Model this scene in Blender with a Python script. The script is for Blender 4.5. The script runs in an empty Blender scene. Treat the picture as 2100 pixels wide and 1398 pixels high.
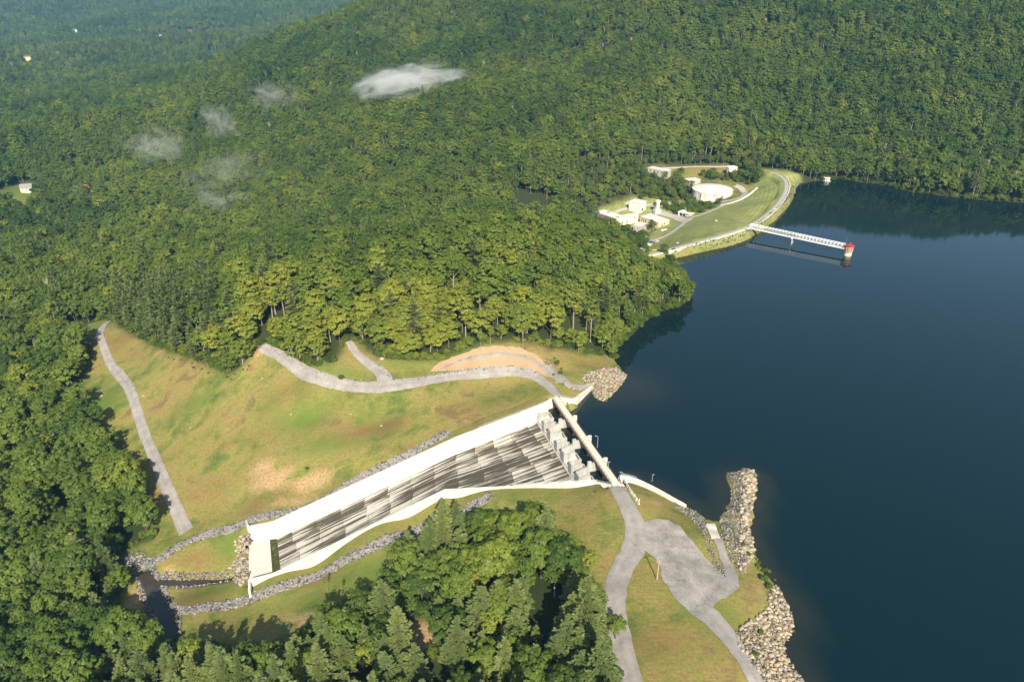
import bpy, math, random
import numpy as np
from mathutils import Vector, Matrix
from mathutils.geometry import delaunay_2d_cdt

random.seed(7); RNG = np.random.default_rng(7)
R = math.radians
SC = bpy.context.scene
COL = SC.collection

# ------------------------------------------------------------------ camera model
F, PITCH, HC = 1500.0, R(27.0), 200.0
SP, CP = math.sin(PITCH), math.cos(PITCH)
def ray(px, py):
    u = (px-1050)/F; v = (py-699)/F
    return np.array([u, CP-v*SP, -(SP+v*CP)])
def P(px, py, z=0.0):
    d = ray(px, py); t = (z-HC)/d[2]
    return np.array([d[0]*t, d[1]*t, z])
def PY(px, py, Y, dz=0.0):
    d = ray(px, py); t = Y/d[1]
    return np.array([d[0]*t, Y, HC+d[2]*t+dz])
def to_px(X, Y, Z):
    dz = Z-HC
    depth = Y*CP-dz*SP
    depth = np.where(depth < 1, 1, depth)
    return 1050+F*X/depth, 699-F*(Y*SP+dz*CP)/depth, depth

# ------------------------------------------------------------------ small numpy noise
def vnoise(x, y, seed=0):
    xi = np.floor(x).astype(np.int64); yi = np.floor(y).astype(np.int64)
    fx = x-xi; fy = y-yi
    fx = fx*fx*(3-2*fx); fy = fy*fy*(3-2*fy)
    def h(a, b):
        n = (a*374761393+b*668265263+seed*69069+1013) & 0x7fffffff
        n = ((n ^ (n >> 13))*1274126177) & 0x7fffffff
        return ((n ^ (n >> 16)) & 0xffff)/65535.0
    return (h(xi, yi)*(1-fx)+h(xi+1, yi)*fx)*(1-fy)+(h(xi, yi+1)*(1-fx)+h(xi+1, yi+1)*fx)*fy
def fbm(x, y, o=4, seed=0):
    s = 0.0; a = .5; k = 1.0
    for i in range(o):
        s = s+a*vnoise(x*k, y*k, seed+i*17); a *= .5; k *= 2.03
    return s
def seg_dist(x, y, poly, closed=True):
    d = np.full(np.shape(x), 1e9)
    n = len(poly)
    for i in range(n if closed else n-1):
        ax, ay = poly[i][:2]; bx, by = poly[(i+1) % n][:2]
        vx, vy = bx-ax, by-ay; L = vx*vx+vy*vy+1e-9
        t = np.clip(((x-ax)*vx+(y-ay)*vy)/L, 0, 1)
        d = np.minimum(d, np.hypot(x-ax-t*vx, y-ay-t*vy))
    return d
def inside(x, y, poly):
    r = np.zeros(np.shape(x), bool); n = len(poly)
    for i in range(n):
        ax, ay = poly[i][:2]; bx, by = poly[(i+1) % n][:2]
        if ay == by: continue
        c = ((ay > y) != (by > y)) & (x < (bx-ax)*(y-ay)/(by-ay)+ax)
        r ^= c
    return r
def sstep(a, b, x):
    t = np.clip((x-a)/(b-a), 0, 1); return t*t*(3-2*t)
def resample(pts, step):
    pts = [np.array(p, float) for p in pts]; out = [pts[0]]
    for a, b in zip(pts, pts[1:]):
        n = max(1, int(round(np.linalg.norm(b-a)/step)))
        out += [a+(b-a)*k/n for k in range(1, n+1)]
    return out
def smooth_line(pts, it=2):
    pts = [np.array(p, float) for p in pts]
    for _ in range(it):
        q = [pts[0]]
        for a, b in zip(pts, pts[1:]): q += [a*.75+b*.25, a*.25+b*.75]
        q.append(pts[-1]); pts = q
    return pts

# ------------------------------------------------------------------ materials
def nmat(name):
    m = bpy.data.materials.new(name); m.use_nodes = True
    nt = m.node_tree; nt.nodes.clear()
    out = nt.nodes.new('ShaderNodeOutputMaterial')
    return m, nt, out
class NT:
    def __init__(s, nt): s.nt = nt
    def n(s, t, **k):
        nd = s.nt.nodes.new(t)
        for a, b in k.items(): setattr(nd, a, b)
        return nd
    def l(s, a, b): s.nt.links.new(a, b)
    def val(s, sock, v):
        if isinstance(v, (int, float)): sock.default_value = v
        elif isinstance(v, (tuple, list)):
            sock.default_value = tuple(v)+((1,) if len(v) == 3 and sock.type == 'RGBA' else ())
        else: s.l(v, sock)
    def math(s, op, a, b=0.0, clamp=False):
        nd = s.n('ShaderNodeMath', operation=op, use_clamp=clamp)
        s.val(nd.inputs[0], a); s.val(nd.inputs[1], b); return nd.outputs[0]
    def mix(s, f, a, b, blend='MIX'):
        nd = s.n('ShaderNodeMix', data_type='RGBA', blend_type=blend)
        s.val(nd.inputs[0], f); s.val(nd.inputs[6], a); s.val(nd.inputs[7], b); return nd.outputs[2]
    def ramp(s, f, stops):
        nd = s.n('ShaderNodeValToRGB'); e = nd.color_ramp.elements
        while len(e) < len(stops): e.new(.5)
        for k, (p, c) in zip(e, stops):
            k.position = p; k.color = tuple(c)+(1,) if isinstance(c, (tuple, list)) else (c, c, c, 1)
        s.l(f, nd.inputs[0]); return nd.outputs[0]
    def noise(s, vec, scale, detail=3.0, rough=.55, dist=0.0):
        nd = s.n('ShaderNodeTexNoise'); s.l(vec, nd.inputs['Vector'])
        nd.inputs['Scale'].default_value = scale; nd.inputs['Detail'].default_value = detail
        nd.inputs['Roughness'].default_value = rough; nd.inputs['Distortion'].default_value = dist
        return nd.outputs[0]
    def pos(s): return s.n('ShaderNodeNewGeometry').outputs['Position']
    def obj(s): return s.n('ShaderNodeTexCoord').outputs['Object']
    def attr(s, name, typ='GEOMETRY'):
        nd = s.n('ShaderNodeAttribute', attribute_name=name, attribute_type=typ); return nd
    def scale(s, vec, v):
        nd = s.n('ShaderNodeMapping'); s.l(vec, nd.inputs[0]); nd.inputs['Scale'].default_value = v; return nd.outputs[0]
def bsdf(T, out, col, rough=.8, spec=.3, metal=0.0, bump=None, bstr=.4, bdist=.1):
    b = T.n('ShaderNodeBsdfPrincipled')
    T.val(b.inputs['Base Color'], col); T.val(b.inputs['Roughness'], rough)
    b.inputs['Specular IOR Level'].default_value = spec; b.inputs['Metallic'].default_value = metal
    if bump is not None:
        bp = T.n('ShaderNodeBump'); bp.inputs['Strength'].default_value = bstr; bp.inputs['Distance'].default_value = bdist
        T.l(bump, bp.inputs['Height']); T.l(bp.outputs[0], b.inputs['Normal'])
    T.l(b.outputs[0], out.inputs[0]); return b
def simple(name, col, rough=.7, var=.25, scale=.6, spec=.3, metal=0.0):
    m, nt, out = nmat(name); T = NT(nt)
    p = T.pos(); n1 = T.noise(p, scale, 4); n2 = T.noise(p, scale*9, 2)
    f = T.math('ADD', T.math('MULTIPLY', n1, .6), T.math('MULTIPLY', n2, .4))
    c0 = tuple(x*(1-var) for x in col); c1 = tuple(min(1, x*(1+var)) for x in col)
    bsdf(T, out, T.ramp(f, [(.3, c0), (.7, c1)]), rough, spec, metal)
    return m
M = {}
def streaked(name, col, amt):
    m, nt, out = nmat(name); T = NT(nt); p = T.pos()
    s = T.noise(T.scale(p, (.55, .55, .05)), 1.0, 4, .7); n = T.noise(p, .22, 4, .6)
    f = T.math('ADD', T.math('MULTIPLY', s, .6), T.math('MULTIPLY', n, .4))
    bsdf(T, out, T.mix(1.0, col, T.ramp(f, [(.36, 1-amt), (.52, .95), (.62, 1.0)]), 'MULTIPLY'), .85, .2); return m
M['concrete'] = streaked('pale_concrete', (.58, .555, .50), .22)
M['concrete_grey'] = streaked('grey_concrete', (.36, .36, .345), .4)
M['deck'] = simple('deck_concrete', (.50, .45, .385), .85, .10, .4)
M['rust'] = simple('weathered_steel', (.10, .055, .035), .7, .3, .8)
M['galv'] = simple('galvanised_steel', (.42, .45, .48), .45, .1, 1.0, .5, .5)
M['white_paint'] = simple('white_paint', (.54, .53, .50), .55, .06, .3)
M['white_steel'] = simple('white_steel', (.72, .74, .75), .5, .05, .3)
M['yellow'] = simple('yellow_paint', (.75, .62, .06), .6, .1, 1.0)
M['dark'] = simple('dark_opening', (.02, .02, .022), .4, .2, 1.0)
M['brown_roof'] = simple('brown_shingle', (.10, .065, .055), .85, .2, 1.0)
M['grey_roof'] = simple('grey_shingle', (.20, .20, .21), .85, .15, .8)
M['red_roof'] = simple('red_roof', (.20, .030, .030), .6, .12, 1.0)
M['brick'] = simple('orange_brick', (.38, .175, .105), .8, .12, 2.0)
M['tan_wall'] = simple('tan_wall', (.52, .42, .26), .8, .1, .6)
M['cream_wall'] = simple('cream_wall', (.66, .58, .42), .8, .08, .5)
M['red_wall'] = simple('red_wall', (.11, .045, .035), .8, .15, .6)
M['grey_wall'] = simple('grey_wall', (.36, .33, .30), .8, .12, .6)
M['flat_roof'] = simple('flat_roof', (.46, .46, .445), .7, .10, .3)
M['wood'] = simple('weathered_wood', (.36, .28, .19), .8, .2, 1.0)
M['glass'] = simple('window_glass', (.03, .035, .045), .1, .1, 1.0, .6)
M['tyre'] = simple('tyre_rubber', (.02, .02, .02), .8, .1, 1.0)
M['orange'] = simple('orange_paint', (.55, .17, .04), .5, .1, 1.0)
M['blue'] = simple('blue_paint', (.05, .12, .28), .4, .1, 1.0)
M['silver'] = simple('silver_paint', (.55, .56, .58), .35, .05, 1.0, .5)
M['black_paint'] = simple('black_paint', (.03, .03, .035), .35, .1, 1.0, .5)
M['bark'] = simple('bark', (.10, .085, .065), .9, .35, .9)
M['bark_pale'] = simple('pale_bark', (.24, .21, .165), .9, .25, .9)
M['snag'] = simple('dead_wood', (.42, .38, .32), .9, .2, 1.0)
M['asphalt'] = simple('asphalt', (.16, .155, .15), .9, .15, .5)
M['track'] = simple('yard_paving', (.34, .31, .28), .9, .15, .3)

def leaf_mat(name, stops, pine=False):
    m, nt, out = nmat(name); T = NT(nt)
    tint = T.attr('tint', 'INSTANCER').outputs['Fac']
    var = T.attr('clump').outputs['Fac']
    big = T.noise(T.scale(T.pos(), (1, 1, 0)), .011, 2)
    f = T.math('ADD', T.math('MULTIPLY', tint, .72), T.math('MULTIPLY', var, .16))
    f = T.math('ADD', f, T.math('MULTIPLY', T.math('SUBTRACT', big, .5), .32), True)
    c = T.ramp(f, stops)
    d = T.n('ShaderNodeBsdfDiffuse'); T.l(c, d.inputs[0])
    t = T.n('ShaderNodeBsdfTranslucent')
    T.l(T.mix(.5, c, (.12, .15, .01)), t.inputs[0])
    g = T.n('ShaderNodeBsdfGlossy'); g.inputs[0].default_value = (.8, .85, .9, 1); g.inputs['Roughness'].default_value = .45
    mx = T.n('ShaderNodeMixShader'); mx.inputs[0].default_value = .30 if not pine else .2
    T.l(d.outputs[0], mx.inputs[1]); T.l(t.outputs[0], mx.inputs[2])
    mg = T.n('ShaderNodeMixShader'); mg.inputs[0].default_value = .008
    T.l(mx.outputs[0], mg.inputs[1]); T.l(g.outputs[0], mg.inputs[2])
    T.l(mg.outputs[0], out.inputs[0]); return m
M['leaf'] = leaf_mat('broadleaf_leaves', [(0, (.033, .064, .016)), (.3, (.074, .118, .022)), (.6, (.134, .178, .028)), (.82, (.22, .235, .034)), (.93, (.30, .28, .018)), (1, (.26, .13, .04))])
M['needle'] = leaf_mat('pine_needles', [(0, (.080, .118, .040)), (.5, (.145, .185, .060)), (1, (.23, .25, .075))], True)

def ground_mat():
    m, nt, out = nmat('ground_cover'); T = NT(nt)
    p = T.pos(); flat = T.scale(p, (1, 1, 0))
    n1 = T.noise(flat, .022, 4, .6); n2 = T.noise(flat, .11, 4, .6, .6); n3 = T.noise(flat, .9, 4, .65); n4 = T.noise(flat, 3.5, 3, .6)
    f = T.math('ADD', T.math('MULTIPLY', n1, .55), T.math('MULTIPLY', n2, .45))
    grass = T.ramp(f, [(.34, (.060, .094, .025)), (.43, (.118, .132, .034)), (.50, (.180, .166, .048)), (.56, (.205, .165, .058)), (.62, (.155, .110, .048)), (.68, (.120, .124, .034))])
    fine = T.math('ADD', T.math('MULTIPLY', n3, .5), T.math('ADD', T.math('MULTIPLY', n4, .3), T.math('MULTIPLY', T.noise(T.scale(flat, (.25, 1.2, 1)), .8, 3, .6), .2)))
    grass = T.mix(1.0, grass, T.ramp(fine, [(.32, .52), (.68, 1.42)]), 'MULTIPLY')
    lush = T.attr('lush').outputs['Fac']
    lu = T.math('MULTIPLY', lush, T.ramp(n2, [(.32, .3), (.52, 1.0)]))
    grass = T.mix(lu, grass, T.mix(fine, (.055, .10, .018), (.12, .17, .03)))
    rus = T.math('MULTIPLY', T.attr('russet').outputs['Fac'], T.ramp(n2, [(.34, .25), (.52, 1.0)]))
    grass = T.mix(rus, grass, T.mix(fine, (.095, .062, .028), (.20, .125, .05)))
    mown = T.attr('mown').outputs['Fac']
    wv = T.attr('stripe').outputs['Fac']
    st = T.ramp(T.math('SINE', T.math('MULTIPLY', wv, 1.5)), [(0, .9), (1, 1.1)])
    mcol = T.mix(1.0, T.ramp(n2, [(.35, (.165, .20, .062)), (.65, (.25, .25, .09))]), st, 'MULTIPLY')
    grass = T.mix(mown, grass, mcol)
    bare = T.attr('bare').outputs['Fac']
    bf = T.ramp(T.math('ADD', T.math('MULTIPLY', bare, 1.1), T.math('MULTIPLY', T.math('SUBTRACT', n2, .5), 1.5)), [(.42, 0.0), (.95, 1.0)])
    bf = T.math('MULTIPLY', bf, T.ramp(fine, [(.36, .12), (.56, .95)]))
    grass = T.mix(bf, grass, T.mix(n3, (.27, .17, .085), (.44, .31, .18)))
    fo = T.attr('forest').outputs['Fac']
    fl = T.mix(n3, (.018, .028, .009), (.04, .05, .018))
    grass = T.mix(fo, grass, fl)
    bsdf(T, out, grass, .95, .1, 0, fine, .5, .25)
    return m
M['ground'] = ground_mat()

def gravel_mat(name, c0, c1, ruts=True):
    m, nt, out = nmat(name); T = NT(nt)
    p = T.scale(T.pos(), (1, 1, 0)); n1 = T.noise(p, .16, 6, .7, .25); n3 = T.noise(p, 1.7, 5, .85)
    f = T.math('ADD', T.math('MULTIPLY', n1, .5), T.math('MULTIPLY', n3, .5))
    c = T.ramp(f, [(.36, c0), (.62, c1)])
    if ruts:
        a = T.attr('across').outputs['Fac']
        w = T.math('SUBTRACT', 1.0, T.math('ABSOLUTE', T.math('SUBTRACT', T.math('ABSOLUTE', a), .45)), True)
        c = T.mix(1.0, c, T.ramp(w, [(.5, .95), (1, 1.06)]), 'MULTIPLY')
    bsdf(T, out, c, .95, .1, 0, n3, .5, .1); return m
M['gravel'] = gravel_mat('gravel', (.155, .144, .137), (.305, .286, .270))
M['gravel_lot'] = gravel_mat('crushed_stone', (.10, .095, .09), (.33, .31, .285), False)
M['dirt'] = gravel_mat('bare_earth', (.25, .165, .10), (.345, .245, .16), False)
M['asph_road'] = gravel_mat('crest_asphalt', (.24, .235, .225), (.34, .33, .31), False)
M['cut_stone'] = gravel_mat('bench_stone', (.14, .13, .12), (.27, .25, .23), False)

def chute_mat():
    m, nt, out = nmat('stained_chute_slabs'); T = NT(nt)
    uv = T.n('ShaderNodeUVMap', uv_map='flow').outputs[0]
    sx = T.n('ShaderNodeSeparateXYZ'); T.l(uv, sx.inputs[0])
    u, v = sx.outputs[0], sx.outputs[1]
    LU, LV = 11.0, 7.4
    row = T.math('FLOOR', T.math('DIVIDE', v, LV))
    us = T.math('ADD', u, T.math('MULTIPLY', row, 1.3))
    cu = T.math('FLOOR', T.math('DIVIDE', us, LU)); tu = T.math('FRACT', T.math('DIVIDE', us, LU))
    tv = T.math('FRACT', T.math('DIVIDE', v, LV))
    cb = T.n('ShaderNodeCombineXYZ'); T.l(cu, cb.inputs[0]); T.l(row, cb.inputs[1])
    wn = T.n('ShaderNodeTexWhiteNoise', noise_dimensions='2D'); T.l(cb.outputs[0], wn.inputs['Vector'])
    rnd = wn.outputs['Value']
    s1 = T.noise(T.scale(uv, (.016, .62, 1)), 1.0, 4, .6, .12)
    s2 = T.noise(T.scale(uv, (.055, 2.6, 1)), 1.0, 4, .65, .1)
    s3 = T.noise(T.scale(uv, (.03, .11, 1)), 1.0, 2, .5)
    st = T.math('ADD', T.math('MULTIPLY', s1, .56), T.math('ADD', T.math('MULTIPLY', s2, .40), T.math('MULTIPLY', s3, .30)))
    st = T.math('ADD', st, T.math('MULTIPLY', T.math('SUBTRACT', rnd, .5), .055))
    st = T.math('SUBTRACT', st, T.math('MULTIPLY', tu, .045))
    edge = T.math('MULTIPLY', T.ramp(T.math('MULTIPLY', T.attr('nearwall').outputs['Fac'], 1.0), [(0, 0.0), (1, 1.0)]), .03)
    st = T.math('SUBTRACT', st, edge)
    mask = T.ramp(st, [(.572, 0.0), (.606, 1.0)])
    fine = T.noise(uv, .7, 4, .7)
    clean = T.mix(fine, (.34, .325, .285), (.50, .475, .42))
    wet = T.mix(fine, (.040, .035, .028), (.085, .074, .056))
    c = T.mix(mask, clean, wet)
    ju = T.math('LESS_THAN', T.math('MINIMUM', tu, T.math('SUBTRACT', 1.0, tu)), .012)
    jv = T.math('LESS_THAN', T.math('MINIMUM', tv, T.math('SUBTRACT', 1.0, tv)), .012)
    c = T.mix(T.math('MULTIPLY', T.math('MAXIMUM', ju, jv), .55), c, (.05, .045, .035))
    bsdf(T, out, c, .85, .15); return m
M['chute'] = chute_mat()

def water_mat():
    m, nt, out = nmat('reservoir_water'); T = NT(nt)
    sh = T.attr('shallow').outputs['Fac']
    n = T.noise(T.scale(T.pos(), (1, 1, 0)), .12, 4, .6)
    f = T.math('MULTIPLY', sh, T.ramp(n, [(.3, .55), (.7, 1.0)]))
    c = T.mix(f, (.0018, .0105, .0135), (.034, .030, .016))
    w1 = T.noise(T.scale(T.pos(), (1, 1, 0)), 1.2, 2, .5)
    b = bsdf(T, out, c, .035, .5, 0, w1, .06, .03); b.inputs['IOR'].default_value = 1.38
    return m
M['water'] = water_mat()
def creek_mat():
    m, nt, out = nmat('creek_water'); T = NT(nt)
    n = T.noise(T.pos(), .25, 3)
    bsdf(T, out, T.mix(n, (.018, .022, .026), (.07, .05, .03)), .12, .5, 0, T.noise(T.pos(), 2.5, 2), .25, .1); return m
M['creek'] = creek_mat()
def rock_mat(name, cols):
    m, nt, out = nmat(name); T = NT(nt)
    r = T.attr('rockv').outputs['Fac']; n = T.noise(T.pos(), 1.4, 4, .7)
    c = T.ramp(r, [(i/(len(cols)-1), q) for i, q in enumerate(cols)])
    bsdf(T, out, T.mix(1.0, c, T.ramp(n, [(.3, .7), (.7, 1.2)]), 'MULTIPLY'), .9, .2); return m
M['rock_grey'] = rock_mat('grey_riprap', [(.05, .05, .055), (.11, .11, .113), (.19, .185, .18), (.32, .285, .24)])
M['rock_pale'] = rock_mat('pale_riprap', [(.10, .085, .07), (.21, .185, .15), (.32, .28, .225), (.36, .27, .17)])
def tank_mat():
    m, nt, out = nmat('stained_tank_wall'); T = NT(nt)
    p = T.obj(); s = T.noise(T.scale(p, (.5, .5, .04)), 1.0, 4, .7); h = T.n('ShaderNodeSeparateXYZ'); T.l(p, h.inputs[0])
    f = T.math('ADD', s, T.math('MULTIPLY', h.outputs[2], .012))
    bsdf(T, out, T.ramp(f, [(.42, (.72, .70, .66)), (.56, (.58, .50, .42)), (.70, (.30, .24, .19))]), .7); return m
M['tank'] = tank_mat()

# ------------------------------------------------------------------ object helpers
def tag(o, label=None, cat=None, group=None, kind=None):
    if label: o['label'] = label
    if cat: o['category'] = cat
    if group: o['group'] = group
    if kind: o['kind'] = kind
    return o
def empty(name, loc, rz=0.0, label=None, cat=None, group=None):
    o = bpy.data.objects.new(name, None); COL.objects.link(o)
    o.location = tuple(float(a) for a in loc); o.rotation_euler = (0, 0, rz); o.empty_display_size = .5
    return tag(o, label, cat, group)
def link_mesh(name, me, parent=None, mats=()):
    for m in mats: me.materials.append(M[m] if isinstance(m, str) else m)
    o = bpy.data.objects.new(name, me); COL.objects.link(o)
    if parent is not None: o.parent = parent
    return o
def np_mesh(name, V, FQ, attrs=None):
    """FQ: (n,k) int array of faces with the same number of corners."""
    me = bpy.data.meshes.new(name); V = np.asarray(V, np.float32); FQ = np.asarray(FQ, np.int32)
    me.vertices.add(len(V)); me.vertices.foreach_set('co', V.ravel())
    k = FQ.shape[1]; me.loops.add(FQ.size); me.loops.foreach_set('vertex_index', FQ.ravel())
    me.polygons.add(len(FQ)); me.polygons.foreach_set('loop_start', np.arange(0, FQ.size, k, dtype=np.int32))
    for a, arr in (attrs or {}).items():
        at = me.attributes.new(a, 'FLOAT', 'POINT'); at.data.foreach_set('value', np.asarray(arr, np.float32))
    me.update(calc_edges=True); return me
class MB:
    def __init__(s): s.v = []; s.f = []; s.mi = []
    def add(s, vs, fs, mi=0):
        o = len(s.v); s.v += [tuple(map(float, a)) for a in vs]
        for f in fs: s.f.append([o+i for i in f]); s.mi.append(mi)
    def box(s, c, size, rz=0.0, mi=0):
        cx, cy, cz = c; a, b, h = size[0]/2, size[1]/2, size[2]/2
        cs, sn = math.cos(rz), math.sin(rz)
        vs = [(cx+x*cs-y*sn, cy+x*sn+y*cs, cz+z) for z in (-h, h) for x, y in ((-a, -b), (a, -b), (a, b), (-a, b))]
        s.add(vs, [(3, 2, 1, 0), (4, 5, 6, 7), (0, 1, 5, 4), (1, 2, 6, 5), (2, 3, 7, 6), (3, 0, 4, 7)], mi)
    def prism(s, poly, z0, z1, mi=0):
        """vertical prism; z0, z1 numbers or per-vertex lists."""
        n = len(poly); z0 = z0 if hasattr(z0, '__len__') else [z0]*n; z1 = z1 if hasattr(z1, '__len__') else [z1]*n
        ar = sum(poly[i][0]*poly[(i+1) % n][1]-poly[(i+1) % n][0]*poly[i][1] for i in range(n))
        if ar < 0: poly = poly[::-1]; z0 = z0[::-1]; z1 = z1[::-1]
        vs = [(p[0], p[1], z) for p, z in zip(poly, z0)]+[(p[0], p[1], z) for p, z in zip(poly, z1)]
        fs = [tuple(range(n-1, -1, -1)), tuple(range(n, 2*n))]+[(i, (i+1) % n, n+(i+1) % n, n+i) for i in range(n)]
        s.add(vs, fs, mi)
    def tube(s, a, b, r0, r1=None, n=8, mi=0, cap=True):
        r1 = r0 if r1 is None else r1
        a = Vector(tuple(map(float, a))); b = Vector(tuple(map(float, b))); d = (b-a).normalized()
        q = d.to_track_quat('Z', 'Y')
        vs = []
        for c, r in ((a, r0), (b, r1)):
            for k in range(n):
                t = 2*math.pi*k/n; vs.append(c+q @ Vector((r*math.cos(t), r*math.sin(t), 0)))
        fs = [(i, (i+1) % n, n+(i+1) % n, n+i) for i in range(n)]
        if cap: fs += [tuple(range(n-1, -1, -1)), tuple(range(n, 2*n))]
        s.add(vs, fs, mi)
    def lathe(s, c, prof, n=32, mi=0, phase=0.0):
        vs = [(c[0]+r*math.cos(phase+2*math.pi*k/n), c[1]+r*math.sin(phase+2*math.pi*k/n), c[2]+z) for r, z in prof for k in range(n)]
        fs = []
        for j in range(len(prof)-1):
            for k in range(n): fs.append((j*n+k, j*n+(k+1) % n, (j+1)*n+(k+1) % n, (j+1)*n+k))
        fs.append(tuple(range(n-1, -1, -1))); m = (len(prof)-1)*n; fs.append(tuple(range(m, m+n)))
        s.add(vs, fs, mi)
    def wall(s, line, ztop, zbot, th, mi=0):
        """thick wall following an XY polyline; ztop/zbot lists."""
        n = len(line); L = [np.array(p[:2], float) for p in line]; nr = []
        for i in range(n):
            d = L[min(i+1, n-1)]-L[max(i-1, 0)]; d /= np.linalg.norm(d); nr.append(np.array([-d[1], d[0]]))
        vs = []
        for i in range(n):
            for sgn, z in ((-1, zbot[i]), (1, zbot[i]), (1, ztop[i]), (-1, ztop[i])):
                q = L[i]+nr[i]*th*.5*sgn; vs.append((q[0], q[1], z))
        fs = []
        for i in range(n-1):
            a, b = 4*i, 4*i+4
            fs += [(a, a+1, b+1, b), (a+1, a+2, b+2, b+1), (a+2, a+3, b+3, b+2), (a+3, a, b, b+3)]
        fs += [(0, 3, 2, 1), (4*n-4, 4*n-3, 4*n-2, 4*n-1)]
        s.add(vs, fs, mi)
    def build(s, name, mats, parent=None, bevel=0.0, smooth=False):
        me = bpy.data.meshes.new(name); me.from_pydata(s.v, [], s.f)
        me.polygons.foreach_set('material_index', s.mi)
        if smooth: me.polygons.foreach_set('use_smooth', [True]*len(s.f))
        me.update()
        o = link_mesh(name, me, parent, mats if isinstance(mats, (list, tuple)) else [mats])
        if bevel:
            b = o.modifiers.new('bevel', 'BEVEL'); b.width = bevel; b.segments = 2; b.limit_method = 'ANGLE'
        return o
def local(o, mb):
    """shift a world-space builder into the frame of a parent without rotation"""
    x, y, z = o.location; mb.v = [(a-x, b-y, c-z) for a, b, c in mb.v]; return mb

# ------------------------------------------------------------------ spillway frame
BA = np.array([22.0, 317.5]); BB = np.array([43.7, 248.5])
BL = float(np.linalg.norm(BB-BA)); BE = (BB-BA)/BL; BW = np.array([BE[1], -BE[0]])     # BW points down the chute
def br(a, b): q = BA+BE*a+BW*b; return (float(q[0]), float(q[1]))
FF = [(16, 314.5, -5.2), (-26.8, 289.7, -8.6), tuple(P(568, 1103, -31.8)), tuple(P(553, 1104.5, -32.4)), (-119.0, 255.9, -32.6)]
NN = [(36.2, 251.6, -5.2), (-29.6, 256.2, -8.6), (-97.4, 229.85, -31.8), (-101.0, 228.95, -32.4), (-109.6, 226.8, -32.6)]
FTOP = [4.6, 1.0, -21.8, -23.0, -24.2]; NTOP = [4.2, -3.6, -25.0, -26.2, -27.2]
CH_POLY = [p[:2] for p in FF]+[p[:2] for p in NN[::-1]]
FLOOR_W = [P(1126, 857, -5)]
GATE_POLY = [br(-.4, 3), br(.2, -4.5), br(BL-.6, -4), br(BL-1, 3), (38, 250.6), (30, 251.4), (12, 312.0)]

# ------------------------------------------------------------------ terrain
CTL = []
def cp(*pts):
    for p in pts: CTL.append(P(*p))
def cxy(*pts):
    for p in pts: CTL.append(np.array(p, float))
def cy(*pts, dz=-15):
    for p in pts: CTL.append(PY(*p, dz=dz))
cp((1145,815,6),(1100,775,6),(1050,760,6),(980,762,6),(900,778,6),(780,795,6),(690,785,6),(620,757,7),(575,730,8),(540,712,9))
cp((1000,840,3),(1060,835,3.4),(936,894,.4),(786,987,-11.6),(604,1064,-22.6),(520,1078,-25),(860,935,-5))
cp((900,840,1),(780,850,-2),(650,850,-6),(520,800,-5),(480,768,-2),(420,765,-7),(330,740,-15),(250,690,-22),(210,670,-25),(240,740,-27),(260,780,-28),
   (285,850,-30),(320,930,-32),(355,1020,-34),(390,1095,-36),(430,950,-26),(560,930,-15),(700,920,-8),(620,1030,-22),(500,1040,-28),(420,1080,-33),(650,980,-17),(800,920,-5),
   (380,860,-22),(480,860,-14),(700,860,-3),(560,1000,-21))
cp((310,1190,-41),(330,1245,-41),(265,1145,-40),(400,1185,-40),(470,1182,-38),(420,1140,-36),(430,1220,-36),(350,1160,-38),(495,1150,-36),(320,1145,-38.5))
cp((511,1203,-31.5),(600,1178,-26.6),(693,1144,-21.9),(800,1088,-14),(907,1037,-9.5),(976,1020,-5),(1098,1014,-.5),(1197,1012,2),(1245,992,5))
cp((340,1250,-38),(500,1225,-34),(640,1175,-28),(830,1100,-17),(925,1050,-11.5),(420,1290,-34),(600,1250,-28),(700,1190,-23),(800,1150,-17))
cp((1000,1120,-6),(1100,1090,-3),(1150,1050,1),(1200,1100,4.5),(1230,1030,5),(1100,1040,-1),(1000,1250,-3),(870,1290,-9),(700,1300,-18),(560,1330,-25),(400,1350,-32),(300,1350,-36),
   (1000,1398,-3),(1150,1398,3),(700,1450,-16),(400,1450,-30),(1000,1550,-1),(600,1550,-18),(1150,1250,3))
cp((1265,1000,6),(1290,1060,6),(1310,1110,5.5),(1270,1180,6),(1260,1240,6),(1275,1330,6.5),(1290,1398,7),(1300,1500,8),(1370,1100,5),(1400,1180,5),(1440,1230,5),(1480,1290,5.5),(1550,1390,6),
   (1310,1200,6.8),(1380,1300,7.2),(1430,1390,7.6),(1430,1500,8),(1350,1030,4.6),(1420,1080,4.2),(1450,1130,3.6),(1465,1085,.8),(1480,1150,2.6),(1500,1190,4.4),(1520,980,2.2),(1515,1050,2.6),
   (1512,1110,3.2),(1540,1220,4),(1580,1230,2),(1560,1300,3),(1590,1350,2),(1300,1000,5),(1380,1045,3.4),(1580,1450,4))
cp((1172,790,5),(1205,775,4),(1150,760,6.5),(1200,745,4),(1245,745,2.5),(905,738,11),(985,712,15),(1060,710,15),(1110,730,13),(1140,765,8),(900,768,7),(1050,748,8),(1110,768,7),(980,752,8))
cp((535,708,10),(640,742,11),(690,733,12),(720,700,15),(800,732,12),(760,760,8.5),(850,755,8.5),(660,760,9),(620,740,10))
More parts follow.
